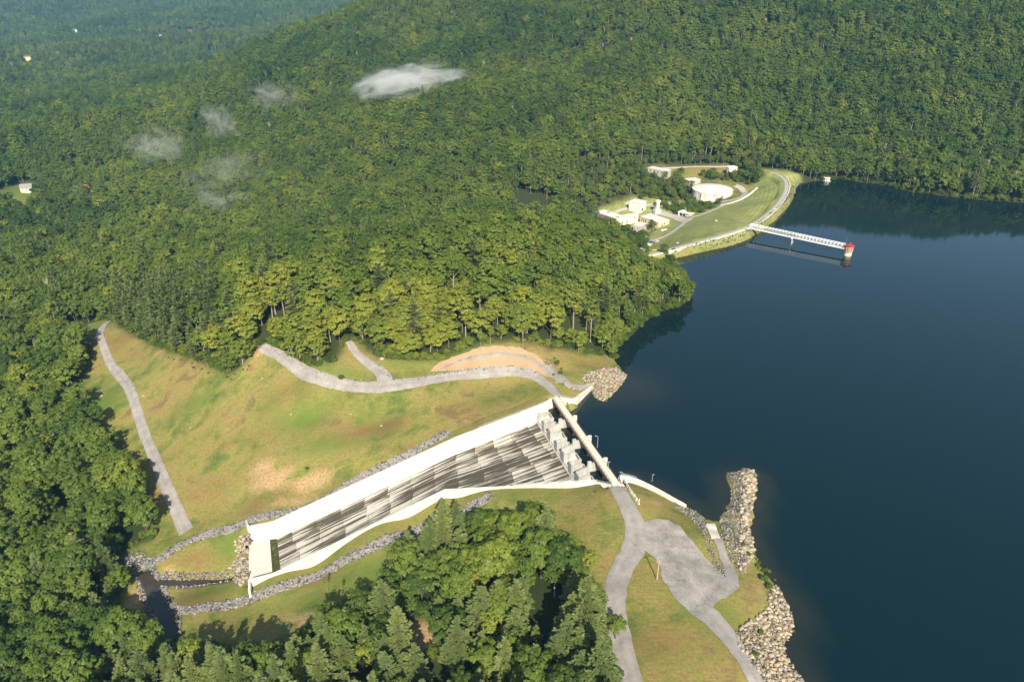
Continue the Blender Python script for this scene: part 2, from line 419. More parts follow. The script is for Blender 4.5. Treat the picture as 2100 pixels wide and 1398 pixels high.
cxy((-20,455,34),(40,468,28),(80,478,15),(100,468,7),(-100,440,28),(-150,420,20),(-60,400,24),(0,400,24),(50,410,17),(80,430,10),(-200,500,-6),(-240,480,-20),(0,560,6),(-100,560,-5),(60,555,8),
    (100,555,2),(60,520,12),(95,505,5),(-300,560,-32),(-300,700,-48),(-100,700,-36),(-450,650,-48),(-150,850,-36),(0,640,-24),(60,620,-20),(-400,480,-40),(-330,420,-40),(-300,330,-42),(-270,280,-44),
    (-230,200,-44),(-500,300,-40),(-350,100,-38),(-200,100,-36),(0,60,-4),(150,40,6),(-600,500,-40),(-215,260,-42))
cp((1305,430,-25),(1265,455,-25.5),(1350,470,-25),(1335,505,-24),(1400,437,-23),(1471,405,-16),(1440,385,-14),(1530,395,-11),(1503,352,-4),(1410,372,-12),(1350,352,-7),(1230,437,-26),(1580,350,6),(1640,362,5),(1420,345,-4),(1560,340,4),(1700,362,6))
for a, b, za, zb in (((1345,520),(1332,506),6,-20),((1440,495),(1398,450),6,-23),((1540,465),(1462,420),6,-17),((1600,415),(1525,396),6,-11),((1614,385),(1556,372),6,-3),((1490,481),(1432,433),6,-20)):
    q0, q1 = P(*a, za), P(*b, zb); CTL.append(q0)
    for k in (.12, .5, 1.0): CTL.append(q0+(q1-q0)*k)
SHORE_PX = [(1173,841),(1190,822),(1213,797),(1218,812),(1240,820),(1268,797),(1286,772),(1272,755),(1258,736),(1260,724),(1270,708),(1295,688),(1318,662),(1345,642),(1392,630),(1415,612),(1412,585),(1398,560),(1378,541),(1368,533),
    (1410,523),(1450,514),(1500,503),(1530,492),(1558,475),(1590,450),(1618,420),(1630,390),(1640,374),(1690,371),(1720,368),(1800,378),(1880,396),(2000,409),(2100,416),(2250,424),(2500,436)]
SHORE2_PX = [(1690,1520),(1655,1440),(1640,1398),(1606,1340),(1604,1322),(1625,1296),(1628,1270),(1615,1235),(1590,1198),(1562,1170),(1552,1145),(1538,1110),(1535,1085),(1545,1045),(1549,1000),(1549,968),(1530,964),(1488,974),(1500,1005),(1497,1032),
    (1480,1056),(1474,1068),(1452,1066),(1428,1048),(1406,1037),(1340,1001),(1300,986),(1268,981)]
SHORE = [br(0, 4), br(.2, -3.8)]+[tuple(P(*p)[:2]) for p in SHORE_PX]+[(1100, 640), (1100, 60), (150, 60)]+[tuple(P(*p)[:2]) for p in SHORE2_PX]+[br(BL-.2, -3.2), br(BL, 4)]
for p in SHORE_PX[1:]: CTL.append(P(*p, .15))
for p in SHORE2_PX: CTL.append(P(*p, .15))
# right mountain: slope of about 15 degrees from the shore to a ridge out of frame
for x, y0 in ((330,775),(420,740),(520,690),(640,680),(800,670)):
    for k, (d, z) in enumerate(((60,13),(150,38),(300,88),(520,160),(800,255),(1150,385),(1500,330),(2200,150))):
        cxy((x+d*.33, y0+d, z+10*math.sin(x*.03+k)))
cy((950,380,740),(1100,330,800),(1250,300,830),(950,300,830),(1100,250,900),(950,200,1000),(1250,200,980),(1400,280,900),(950,100,1260),(1250,100,1180),(1450,150,1050),(950,5,1540),(1250,5,1420),(1450,30,1260),(1550,250,930),(800,380,760),(800,280,900),(800,170,1120),(850,60,1430))
cy((0,450,770),(0,400,890),(300,420,850),(0,300,1120),(300,300,1090),(0,200,1600),(300,200,1580),(0,100,2650),(300,100,2700),(540,90,2750),(0,0,4200),(300,0,4250),(620,20,3700),(-300,200,1600),(-300,50,3300),(550,330,980),(600,250,1080),(620,180,1200),(650,420,780))
cy((560,130,1380),(650,62,1520),(765,-2,1720),(480,185,1230), dz=-14)
cxy((-600,2050,-15),(-460,2350,-5),(-380,2700,10),(100,1900,250),(300,1800,310),(-50,1750,200),(200,2600,180),(700,2700,240),(-1200,6000,340),(-3200,6000,340),(0,6000,340),(1500,4600,300),(-3400,2800,60),(-2600,1200,60),(1800,1500,260),(1600,600,120),(1600,-200,60),(-1500,-200,0),(0,-200,0),(600,-200,10))
CT = np.array(CTL)
def solve_rbf(C):
    n = len(C); xy = C[:, :2]/100.0
    ph = np.sqrt(((xy[:, None]-xy[None])**2).sum(-1)+.0064)
    A = np.zeros((n+3, n+3)); A[:n, :n] = -ph+np.eye(n)*.002; A[:n, n] = 1; A[:n, n+1:] = xy; A[n, :n] = 1; A[n+1:, :n] = xy.T
    b = np.zeros(n+3); b[:n] = C[:, 2]
    return xy, np.linalg.solve(A, b)
RX, RW = solve_rbf(CT)
def rbf(x, y):
    sh = np.shape(x); x = np.ravel(x)/100.0; y = np.ravel(y)/100.0; o = np.empty(len(x)); n = len(RX)
    for s in range(0, len(x), 20000):
        a, b = x[s:s+20000, None], y[s:s+20000, None]
        ph = np.sqrt((a-RX[:, 0])**2+(b-RX[:, 1])**2+.0064)
        o[s:s+20000] = -(ph @ RW[:n])+RW[n]+RW[n+1]*a[:, 0]+RW[n+2]*b[:, 0]
    return o.reshape(sh)
def graded(a, b, step, lo, hi, g):
    core = list(np.arange(a, b+.01, step)); s = step; q = core[-1]
    while q < hi: s = min(s*g, 60); q += s; core.append(q)
    s = step; q = core[0]; pre = []
    while q > lo: s = min(s*g, 60); q -= s; pre.append(q)
    return np.array(pre[::-1]+core)
GX = graded(-300, 330, 2.0, -4600, 3000, 1.035); GY = graded(130, 600, 2.0, -150, 6000, 1.022)
XX, YY = np.meshgrid(GX, GY)
ZZ = rbf(XX, YY)
far = sstep(650, 1300, np.hypot(XX, YY))*sstep(30, 140, seg_dist(XX, YY, SHORE[:40], False))
ZZ += far*((fbm(XX/340, YY/340, 4, 3)-.47)*135+(fbm(XX/90, YY/90, 3, 9)-.45)*14)
near = 1-sstep(500, 700, YY)
ZZ += near*((fbm(XX/22, YY/22, 3, 21)-.45)*1.2)*sstep(0, 14, seg_dist(XX, YY, SHORE))*(1-.0*XX)
ZZ += near*((fbm(XX/40, YY/40, 3, 77)-.45)*5.0)*sstep(6, 30, seg_dist(XX, YY, SHORE))*sstep(5, 26, seg_dist(XX, YY, CH_POLY))*(YY > 240)
sd = seg_dist(XX, YY, SHORE); ins = inside(XX, YY, SHORE)
ZZ = np.where(ins, -np.minimum(.25*sd+.15, 14), np.where(sd < 9, np.maximum(ZZ, np.minimum(.30*sd, 1.6)), ZZ))
CREST_PX = [(1316,527),(1345,520),(1440,495),(1490,481),(1540,464),(1575,441),(1601,414),(1614,388),(1612,370),(1596,358),(1580,354)]
CREST = smooth_line([P(*p, 6)[:2] for p in CREST_PX], 2)
cdm = seg_dist(XX, YY, CREST, False); cw_ = 1-sstep(4.2, 9.0, cdm); cw_ = np.where(ins, 0, cw_)
ZZ = ZZ*(1-cw_)+6.1*cw_
# ground inside the spillway is lowered under the slabs
def bary_floor(x, y):
    z = np.full(np.shape(x), -60.0)
    for i in range(4):
        poly = [FF[i], FF[i+1], NN[i+1], NN[i]]
        m = inside(x, y, poly)
        a = np.array(FF[i][:2]); n = np.array(FF[i+1][:2])-a
        df = seg_dist(x, y, [FF[i], NN[i]], False); dn = seg_dist(x, y, [FF[i+1], NN[i+1]], False)
        t = df/(df+dn+1e-6)
        z = np.where(m, FF[i][2]*(1-t)+FF[i+1][2]*t, z)
    return z
ZPRE = ZZ.copy()
inch = inside(XX, YY, CH_POLY) | (seg_dist(XX, YY, FF[:4], False) < 3.4) | (seg_dist(XX, YY, NN[:4], False) < 3.4) | (inside(XX, YY, [(q[0]-3, q[1]+.01*i) for i, q in enumerate(FF[3:])]+[(q[0]-1.5, q[1]) for q in NN[:2:-1]]))
FLR = np.interp(((XX+20)*-.94+(YY-290)*-.34), [-40, -12, 6, 86, 93, 110], [-5.2, -7.0, -8.8, -30, -32.4, -32.8])
ZZ = np.where(inch, np.minimum(ZZ, FLR-2.5), ZZ)
ZZ = np.where(inside(XX, YY, GATE_POLY), -8.0, ZZ)
def zpre(x, y):
    i = np.clip(np.searchsorted(GX, x)-1, 0, len(GX)-2); j = np.clip(np.searchsorted(GY, y)-1, 0, len(GY)-2)
    fx = (x-GX[i])/(GX[i+1]-GX[i]); fy = (y-GY[j])/(GY[j+1]-GY[j])
    return (ZPRE[j, i]*(1-fx)+ZPRE[j, i+1]*fx)*(1-fy)+(ZPRE[j+1, i]*(1-fx)+ZPRE[j+1, i+1]*fx)*fy
# creek bed and ditches
CREEK = smooth_line([P(480,1180,-38)[:2], P(430,1186,-39)[:2], P(375,1190,-40)[:2], P(322,1188,-40)[:2]], 2)
CREEK2 = smooth_line([P(292,1168,-40)[:2], P(306,1190,-40)[:2], P(318,1225,-40)[:2], P(336,1256,-40)[:2], P(352,1290,-41)[:2], P(350,1340,-42)[:2]], 2)
cd = np.minimum(seg_dist(XX, YY, CREEK, False)*1.5, seg_dist(XX, YY, CREEK2, False))
crk = (1-sstep(2.2, 4.8, cd))*(YY < 300)
ZZ = ZZ*(1-crk)+(-42.4)*crk
def gz(x, y):
    x = np.asarray(x, float); y = np.asarray(y, float)
    i = np.clip(np.searchsorted(GX, x)-1, 0, len(GX)-2); j = np.clip(np.searchsorted(GY, y)-1, 0, len(GY)-2)
    fx = (x-GX[i])/(GX[i+1]-GX[i]); fy = (y-GY[j])/(GY[j+1]-GY[j])
    return (ZZ[j, i]*(1-fx)+ZZ[j, i+1]*fx)*(1-fy)+(ZZ[j+1, i]*(1-fx)+ZZ[j+1, i+1]*fx)*fy
def gtop(x, y):
    return np.where(inside(np.asarray(x, float), np.asarray(y, float), CH_POLY), gz(x, y), np.maximum(gz(x, y), np.where(crkz(x, y), -99, zpre(x, y)+.1)))
def crkz(x, y): return np.minimum(seg_dist(x, y, CREEK, False), seg_dist(x, y, CREEK2, False)) < 9
def G(px, py, ymin=100.0):
    """where the line of sight through a photo point meets the ground"""
    d = ray(px, py); t = np.arange(ymin/d[1], 4000, .5)
    h = HC+d[2]*t-(gtop if py > 700 else gz)(d[0]*t, d[1]*t)
    k = int(np.argmax(h < 0)); t0 = t[max(k-1, 0)]; h0 = h[max(k-1, 0)]
    tt = t0+.5*h0/max(1e-6, h0-h[k])
    return np.array([d[0]*tt, d[1]*tt, HC+d[2]*tt])

# ------------------------------------------------------------------ where the woods are (photo points of trunk feet)
C_MAIN = [(140,668),(190,655),(225,655),(245,672),(300,700),(360,725),(420,748),(470,770),(500,748),(530,712),(560,712),(600,737),(640,750),(690,740),(712,697),(730,697),(755,722),(800,737),(880,740),(905,737),(985,707),(1060,700),(1120,712),(1180,722),(1266,730),(1300,760),(1300,830),
    (1700,860),(1900,1620),(1262,1620),(1258,1420),(1252,1330),(1232,1250),(1202,1180),(1172,1138),(1120,1098),(1060,1092),(1000,1098),(900,1120),(850,1165),(800,1215),(700,1248),(640,1280),(600,1335),(480,1330),(300,1322),(238,1310),(240,1240),(255,1195),(238,1160),(262,1125),(318,1105),(310,1060),(290,1020),(264,985),(234,930),(204,870),(160,830),(150,790),(182,755),(182,710),(135,692)]
C_GAP = [(835,1275),(900,1262),(905,1335),(860,1350),(815,1330)]
C_DAM = [(1326,528),(1372,538),(1412,527),(1452,518),(1502,507),(1534,496),(1562,479),(1594,454),(1623,423),(1636,392),(1645,376),(1640,352),(1560,345),(1556,372),(1536,384),(1525,400),(1490,417),(1500,412),(1430,412),(1300,402),(1270,412),(1225,428),(1205,447),(1225,462),(1290,480),(1326,500)]
C_TANK = [(1425,372),(1520,368),(1545,385),(1525,402),(1490,417),(1428,412)]
C_TOP = [(1322,341),(1500,337),(1520,352),(1500,364),(1440,362),(1425,378),(1390,376),(1395,362),(1330,356)]
C_LAWN = [(-60,440),(-40,405),(0,392),(38,372),(78,376),(88,388),(84,412),(66,436),(72,470),(62,470),(54,440),(10,436)]
C_WALL = [(1060,428),(1130,428),(1130,446),(1060,446)]
C_SPOT = [(572,458),(640,458),(640,474),(572,474)]
def woods(X, Y, Z):
    px, py, dep = to_px(X, Y, Z)
    w = np.ones(np.shape(X), bool)
    w &= ~(inside(px, py, C_MAIN) & (Y < 480) & (X > -330))
    w &= ~(inside(px, py, C_GAP) & (Y < 260))
    for c in (C_DAM, C_TANK, C_TOP): w &= ~(inside(px, py, c) & (Y > 505) & (X > 40))
    w &= ~(inside(px, py, C_LAWN) & (Y > 700) & (X < -300))
    w &= ~(inside(px, py, C_WALL) & (Y > 600)); w &= ~(inside(px, py, C_SPOT) & (Y > 560) & (Y < 900))
    w &= ~inside(X, Y, SHORE)
    w &= ~((np.abs(X) < 40) & (Y < 0))
    return w
WD = woods(XX, YY, ZZ).astype(float)
def blur(a, it):
    for _ in range(it):
        a = (a+np.roll(a, 1, 0)+np.roll(a, -1, 0)+np.roll(a, 1, 1)+np.roll(a, -1, 1))/5
    return a
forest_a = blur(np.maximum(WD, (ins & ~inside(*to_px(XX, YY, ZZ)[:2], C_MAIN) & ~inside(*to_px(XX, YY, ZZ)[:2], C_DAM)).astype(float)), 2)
def blobs(lst):
    v = np.zeros_like(XX)
    for px, py, rx, ry, w in lst:
        c = G(px, py); rr = ((XX-c[0])/rx)**2+((YY-c[1])/ry)**2
        v = np.maximum(v, w*np.exp(-rr))
    return v
bare_a = blobs([(560,985,14,8,1),(640,990,14,7,.9),(600,1030,16,5,.7),(540,960,9,6,.9),(690,960,10,4,.6),(475,870,8,4,.35),(270,1240,5,14,.9),(262,1290,6,8,.8),(1570,1200,7,7,.6),(1340,1030,8,5,.45),(740,905,7,4,.35),(300,1000,4,4,.8),(660,735,10,3,.8),(170,740,10,4,.5),(355,1165,6,3,.7),
    (1200,995,8,2,.5),(1270,1010,2,6,.6),(530,715,6,5,.9),(875,1300,12,14,1.0),(620,1265,12,9,.55),(1165,742,12,6,.2),(1290,775,7,8,.5),(400,745,26,3,.6),(640,1275,14,8,.7),(470,1220,5,3,.3),(1300,1130,1.5,10,.6),(330,720,16,2.5,.6)])
lush_a = blobs([(620,860,16,9,1),(680,905,20,7,.9),(550,830,10,8,.7),(760,860,10,6,.5),(470,1120,9,7,1),(445,1215,13,5,1),(560,1070,10,4,.5),(395,830,12,5,.8),(720,770,9,5,.8),(660,765,16,5,.8),(835,745,14,6,.6),(1430,1240,8,8,.9),(1470,1260,9,7,.8),(760,1170,22,10,.9),(900,1100,30,8,.9),(640,1230,24,7,.6),
    (185,670,14,6,.9),(215,820,14,14,.9),(250,1180,6,12,.5),(300,1080,8,8,.6),(1120,1010,30,4,.6),(470,750,9,4,.5),(1000,820,9,5,.4),(1110,800,10,8,.3),(20,395,40,30,1),(1240,440,14,14,.9),(1560,1160,4,6,.6)])
rus_a = blobs([(740,885,16,6,1),(800,870,9,5,.9),(560,1010,20,6,.5),(840,920,12,4,.6),(430,1000,12,8,.5),(245,700,10,10,.9),(400,1150,10,5,.7),(420,1230,12,5,.7),(620,1190,22,4,.6),(1330,1320,14,10,.6),(1400,1110,4,16,.8),(700,1000,12,5,.5),(600,800,18,6,.5),(1200,745,14,6,.5),(370,830,10,8,.4),(500,900,22,6,.35)])
pxg, pyg, _ = to_px(XX, YY, ZZ)
mown_a = blur((inside(pxg, pyg, C_DAM) & (YY > 505) & (XX > 60) & ~inside(XX, YY, SHORE)).astype(float), 2)
stripe_a = seg_dist(XX, YY, CREST, False)
def build_ground():
    ny, nx = XX.shape; idx = np.arange(ny*nx).reshape(ny, nx)
    FQ = np.stack([idx[:-1, :-1], idx[:-1, 1:], idx[1:, 1:], idx[1:, :-1]], -1).reshape(-1, 4)
    V = np.stack([XX, YY, ZZ], -1).reshape(-1, 3)
    me = np_mesh('ground', V, FQ, {'forest': forest_a.ravel(), 'bare': bare_a.ravel(), 'lush': lush_a.ravel(), 'russet': rus_a.ravel(), 'mown': mown_a.ravel(), 'stripe': stripe_a.ravel()})
    me.polygons.foreach_set('use_smooth', np.ones(len(FQ), bool))
    tag(link_mesh('ground', me, None, ['ground']), kind='structure')
build_ground()
def backfill(name, line, side):
    """strip of soil reaching up to the back of a spillway wall"""
    L = np.array(resample(line, 2.0)); T_ = np.gradient(L, axis=0); T_ /= np.linalg.norm(T_, axis=1)[:, None]; N_ = np.stack([-T_[:, 1], T_[:, 0]], 1)*side
    ds = np.array([.15, 1.5, 3.0, 4.5, 6.0, 7.5]); V = (L[:, None]+N_[:, None]*ds[None, :, None]).reshape(-1, 2); n, m = len(L), len(ds)
    z = zpre(V[:, 0], V[:, 1])+np.tile([.10, .10, .10, .10, .05, -.25], n)
    idx = np.arange(n*m).reshape(n, m); FQ = np.stack([idx[:-1, :-1], idx[1:, :-1], idx[1:, 1:], idx[:-1, 1:]], -1).reshape(-1, 4)
    if side > 0: FQ = FQ[:, ::-1]
    k = np.zeros(len(V)); me = np_mesh(name, np.column_stack([V, z]), FQ, {'forest': k, 'bare': k+.12, 'lush': k+(.25 if side < 0 else .5), 'russet': k+.3, 'mown': k, 'stripe': k})
    if me.polygons[0].normal.z < 0: me.flip_normals()
    me.polygons.foreach_set('use_smooth', np.ones(len(FQ), bool)); tag(link_mesh(name, me, None, ['ground']), kind='structure')
backfill('bank_soil', [np.array(p[:2]) for p in [(*br(-.6, 1.2), 0)]+FF], -1)
backfill('bank_soil', [np.array(p[:2]) for p in [(*br(BL+.4, 1.8), 0)]+NN], 1)

# ------------------------------------------------------------------ draped sheets
def cdt_sheet(poly, step, zf, jitter=0.0):
    b = resample(list(map(np.array, poly))+[np.array(poly[0])], step)[:-1]
    if jitter: b = [p+RNG.uniform(-jitter, jitter, 2) for p in b]
    B = np.array(b); x0, y0 = B.min(0); x1, y1 = B.max(0)
    gx, gy = np.meshgrid(np.arange(x0, x1, step), np.arange(y0, y1, step)); gx = gx.ravel(); gy = gy.ravel()
    k = inside(gx, gy, B) & (seg_dist(gx, gy, B) > step*.45); gx = gx[k]; gy = gy[k]
    pts = [Vector((float(a), float(c))) for a, c in b]+[Vector((float(a), float(c))) for a, c in zip(gx, gy)]
    n = len(b)
    v, e, f, *_ = delaunay_2d_cdt(pts, [], [list(range(n))], 1, 1e-5)
    xy = np.array([(p.x, p.y) for p in v]); z = zf(xy[:, 0], xy[:, 1])
    return np.column_stack([xy, z]), [tuple(t) for t in f]
def patch(name, poly, mat, lift=.14, step=2.0, jitter=.35, kind='structure', zf=None):
    V, Fc = cdt_sheet(poly, step, zf or (lambda x, y: gz(x, y)+lift), jitter)
    me = bpy.data.meshes.new(name); me.from_pydata(V.tolist(), [], Fc); me.update()
    if len(me.polygons) and me.polygons[0].normal.z < 0: me.flip_normals()
    return tag(link_mesh(name, me, None, [mat]), kind=kind)
def road(name, line, width, mat, lift=.18, jit=.25, it=2, step=2.0):
    L = resample(smooth_line(line, it), step); n = len(L); A = np.array(L)[:, :2]
    T_ = np.gradient(A, axis=0); T_ /= np.linalg.norm(T_, axis=1)[:, None]; N_ = np.stack([-T_[:, 1], T_[:, 0]], 1)
    W = np.interp(np.linspace(0, 1, n), np.linspace(0, 1, len(width)), width) if hasattr(width, '__len__') else np.full(n, width)
    m = 9; V = []; ac = []
    for i in range(n):
        jl, jr = RNG.uniform(-jit, jit, 2)
        for k in range(m):
            t = -1+2*k/(m-1); w = W[i]/2*t+(jl if k == 0 else jr if k == m-1 else 0)
            V.append(A[i]+N_[i]*w); ac.append(t)
    V = np.array(V); z = gtop(V[:, 0], V[:, 1])+lift*(1-.8*np.abs(np.array(ac))**6)
    idx = np.arange(n*m).reshape(n, m)
    FQ = np.stack([idx[:-1, :-1], idx[1:, :-1], idx[1:, 1:], idx[:-1, 1:]], -1).reshape(-1, 4)[:, ::-1]
    me = np_mesh(name, np.column_stack([V, z]), FQ, {'across': ac})
    return tag(link_mesh(name, me, None, [mat]), kind='structure')
g2 = lambda *pts: [G(*p)[:2] for p in pts]
UPPER = g2((536,711),(556,719),(580,732),(606,752),(640,772),(690,786),(740,793),(790,793),(850,784),(920,773),(985,763),(1050,758),(1095,768),(1120,785),(1140,808),(1152,822))
road('gravel_road', UPPER, [5.5,5.5,5.5,6,6.5,7,7.5,7,6.5,6.2,5.6,5.2,5,4.2], 'gravel')
road('gravel_spur_road', g2((716,700),(728,722),(750,742),(775,757),(788,770),(790,788)), [4,4.5,5,7,11], 'gravel', .24)
road('gravel_track', g2((222,659),(206,676),(204,690),(214,715),(228,750),(250,772),(268,800),(280,840),(296,890),(318,940),(338,990),(360,1040),(382,1090)), [5,5,5,6,5.6,5.5,5.5,5.5,6,6.5], 'gravel')
road('gravel_drive', g2((1262,996),(1278,1020),(1296,1055),(1306,1090),(1302,1125),(1278,1160),(1262,1200),(1258,1250),(1266,1300),(1280,1350),(1296,1398),(1305,1440),(1310,1500)), [6,6.5,8,9,8,8,8,7,7,7], 'gravel', .22)
road('gravel_lower_drive', g2((1440,1240),(1462,1270),(1490,1300),(1520,1342),(1548,1390),(1575,1440)), [5,8,7,5.5,5.5,5.5], 'gravel', .26)
patch('gravel_lot', g2((1318,1072),(1345,1064),(1372,1066),(1396,1080),(1418,1108),(1444,1140),(1470,1165),(1490,1185),(1512,1192),(1518,1205),(1505,1214),(1480,1228),(1462,1242),(1468,1262),(1478,1284),(1455,1282),(1420,1258),(1385,1226),(1360,1190),(1352,1160),(1340,1140),(1310,1118)), 'gravel_lot', .16)
patch('launch_ramp_road', g2((1462,1104),(1480,1104),(1492,1140),(1512,1175),(1516,1196),(1492,1194),(1482,1160),(1470,1125)), 'gravel', .26)
patch('erosion_cut', g2((880,762),(900,743),(940,728),(985,712),(1025,709),(1060,711),(1090,722),(1112,738),(1130,758),(1145,772),(1128,774),(1090,756),(1050,749),(1000,751),(940,760)), 'dirt', .20, 2.0, .4)
def drain(name, pts, w, mat, lift=.3): return road(name, g2(*pts), w, mat, lift, .5, 2, 2.0)
drain('stone_bench', [(905,757),(940,741),(980,731),(1020,725),(1055,725),(1090,736),(1112,752),(1135,770),(1150,785)], [1.3,1.3,1.3,1.3,1.8,3,5], 'cut_stone', .34)
drain('stone_swale', [(1126,748),(1145,770),(1165,790),(1190,795),(1215,788)], [4,6,5,3,2], 'cut_stone', .40)
# water
def water_z(x, y): return np.zeros(np.shape(x))
def build_water():
    b = np.array(SHORE); nb = len(b); out = []
    ar = sum(b[i][0]*b[(i+1) % nb][1]-b[(i+1) % nb][0]*b[i][1] for i in range(nb)); sg = 1 if ar > 0 else -1
    for i in range(nb):
        d = b[(i+1) % nb]-b[i-1]; d = d/np.linalg.norm(d); q = b[i]+np.array([d[1], -d[0]])*sg*2.5
        out.append(tuple(q if 3 <= i < nb-5 else b[i]))
    rows = []
    V, Fc = cdt_sheet(out, 7.0, water_z)
    d = seg_dist(V[:, 0], V[:, 1], SHORE)
    px, py, _ = to_px(V[:, 0], V[:, 1], V[:, 2])
    wgt = np.where((V[:, 1] < 262) & (V[:, 0] > 44), 1.0, .30)
    wgt = np.where((V[:, 0] < 62) & (V[:, 1] > 295) & (V[:, 1] < 350), .8, wgt)
    rock = np.minimum(np.hypot(V[:, 0]-P(1290,790)[0], V[:, 1]-P(1290,790)[1]), 1e9)
    sh = np.maximum((1-sstep(0, 11, d))*wgt*.7, np.exp(-(rock/17)**2)*.6)
    me = bpy.data.meshes.new('reservoir_water'); me.from_pydata(V.tolist(), [], Fc); me.update()
    if me.polygons[0].normal.z < 0: me.flip_normals()
    at = me.attributes.new('shallow', 'FLOAT', 'POINT'); at.data.foreach_set('value', sh.astype(np.float32))
    tag(link_mesh('water', me, None, ['water']), kind='structure')
build_water()
def creek_water():
    b = road('creek_water', [np.array(p) for p in CREEK2], 5.8, 'creek', 0, .3); a = road('outfall_creek_water', [np.array(p) for p in CREEK], 3.8, 'creek', 0, .2)
    for o, z in ((a, -41.25), (b, -41.2)):
        for v in o.data.vertices: v.co.z = z
creek_water()

# ------------------------------------------------------------------ spillway
def lerp_line(L, n):
    L = [np.array(p, float) for p in L]; out = []
    for i in range(len(L)-1):
        k = n[i]; out += [L[i]+(L[i+1]-L[i])*j/k for j in range(k)]
    return out+[L[-1]]
spill = empty('spillway', (FF[0][0], FF[0][1], -5), 0, 'long stained concrete spillway chute running downhill from the gates to the creek', 'spillway')
def build_spillway():
    n = [10, 16, 3, 4]; A = lerp_line(FF, n); B = lerp_line(NN, n)
    # smooth the crest of the slope where the chute steepens
    for k in range(6, 14):
        pass
    me_v, uv, nw, fl = [], [], [], []
    m = 14; u = 0.0; prev = None
    for a, b in zip(A, B):
        c = (a+b)/2
        if prev is not None: u += np.linalg.norm(c-prev)
        prev = c; W = np.linalg.norm(b-a)
        for k in range(m+1):
            t = k/m; me_v.append(a*(1-t)+b*t); uv.append((u, W*t)); nw.append(max(0, 1-W*(1-t)/6.5))
    def floor(name, r0, r1, mat):
        idx = np.arange(len(A)*(m+1)).reshape(len(A), m+1)[r0:r1+1]
        s = idx[0, 0]; e = idx[-1, -1]+1
        FQ = (np.stack([idx[:-1, :-1], idx[:-1, 1:], idx[1:, 1:], idx[1:, :-1]], -1).reshape(-1, 4)-s)
        V = np.array(me_v[s:e]); V = V-np.array(spill.location)
        me = np_mesh(name, V, FQ, {'nearwall': nw[s:e]})
        if me.polygons[0].normal.z < 0: me.flip_normals()
        l = me.uv_layers.new(name='flow'); vi = np.empty(len(me.loops), np.int32); me.loops.foreach_get('vertex_index', vi)
        l.data.foreach_set('uv', np.array(uv[s:e], np.float32)[vi].ravel())
        return link_mesh(name, me, spill, [mat])
    floor('chute_floor', 0, 26, 'chute'); floor('sediment_strip', 26, 29, 'moss'); floor('end_apron', 29, 33, 'apron')
    ft = [br(-.6, 1.2)]+[p[:2] for p in FF]; zt = [5.8]+FTOP
    ln = resample(ft, 6.0); zz = np.interp(np.cumsum([0]+[np.linalg.norm(b-a) for a, b in zip(ln, ln[1:])]), np.cumsum([0]+[np.linalg.norm(np.array(b)-np.array(a)) for a, b in zip(ft, ft[1:])]), zt)
    w = MB(); w.wall(ln, list(zz), [z-13 for z in zz], .8); local(spill, w).build('side_wall', 'concrete', spill)
    nt = [br(BL+.4, 1.8)]+[p[:2] for p in NN]; zt = [5.6]+NTOP
    ln = resample(nt, 6.0); zn = np.interp(np.cumsum([0]+[np.linalg.norm(b-a) for a, b in zip(ln, ln[1:])]), np.cumsum([0]+[np.linalg.norm(np.array(b)-np.array(a)) for a, b in zip(nt, nt[1:])]), zt)
    w = MB(); w.wall(ln, list(zn), [z-12 for z in zn], .85); local(spill, w).build('side_wall', 'concrete', spill)
    nrm = np.array([-.38, .925])
    for q, sg, z0, L in ((FF[-1], 1, FTOP[-1]+.6, 6.0), (NN[-1], -1, NTOP[-1]+.5, 5.0)):
        a = np.array(q[:2])+nrm*sg*.2; b = a+nrm*sg*L+np.array([-.6, -.2]); w = MB(); w.wall([a, b], [z0, z0-1.6], [-43, -43], .9)
        local(spill, w).build('end_return', 'concrete', spill)
    e0, e1 = np.array(FF[-1][:2]), np.array(NN[-1][:2]); w = MB(); dx = np.array([-.9, -.3])*.5
    w.wall([e0+dx, e1+dx], [-32.45]*2, [-44]*2, .95); local(spill, w).build('end_sill', 'concrete', spill)
    # pipe rail on the upper part of the near wall
    rl = MB(); top = [(p[0], p[1], z) for p, z in zip(ln, zn)]
    pts = top[:8]
    for a, b in zip(pts, pts[1:]):
        for h in (.55, 1.1): rl.tube((a[0], a[1], a[2]+h), (b[0], b[1], b[2]+h), .07, n=5)
    for p in [tuple(np.array(a)+(np.array(b)-np.array(a))*t) for a, b in zip(pts, pts[1:]) for t in (0, .33, .66)]: rl.tube(p, (p[0], p[1], p[2]+1.1), .06, n=5)
    local(spill, rl).build('railing', 'galv', spill)
    fl_ = [(p[0], p[1], z) for p, z in zip(resample(ft, 6.0), zz)][1:8]; rl = MB()
    for a, b in zip(fl_, fl_[1:]):
        for h in (.55, 1.1): rl.tube((a[0], a[1], a[2]+h), (b[0], b[1], b[2]+h), .06, n=5)
    for p in [tuple(np.array(a)+(np.array(b)-np.array(a))*t) for a, b in zip(fl_, fl_[1:]) for t in (0, .5)]: rl.tube(p, (p[0], p[1], p[2]+1.1), .05, n=5)
    local(spill, rl).build('railing', 'galv', spill)
def moss_mat():
    m, nt, out = nmat('mossy_sediment'); T = NT(nt); n = T.noise(T.pos(), .5, 4, .7)
    bsdf(T, out, T.ramp(n, [(.38, (.035, .032, .02)), (.55, (.05, .06, .02)), (.7, (.11, .14, .03))]), .95, .1); return m
M['moss'] = moss_mat()
M['apron'] = simple('apron_concrete', (.50, .46, .40), .85, .14, .2)
build_spillway()

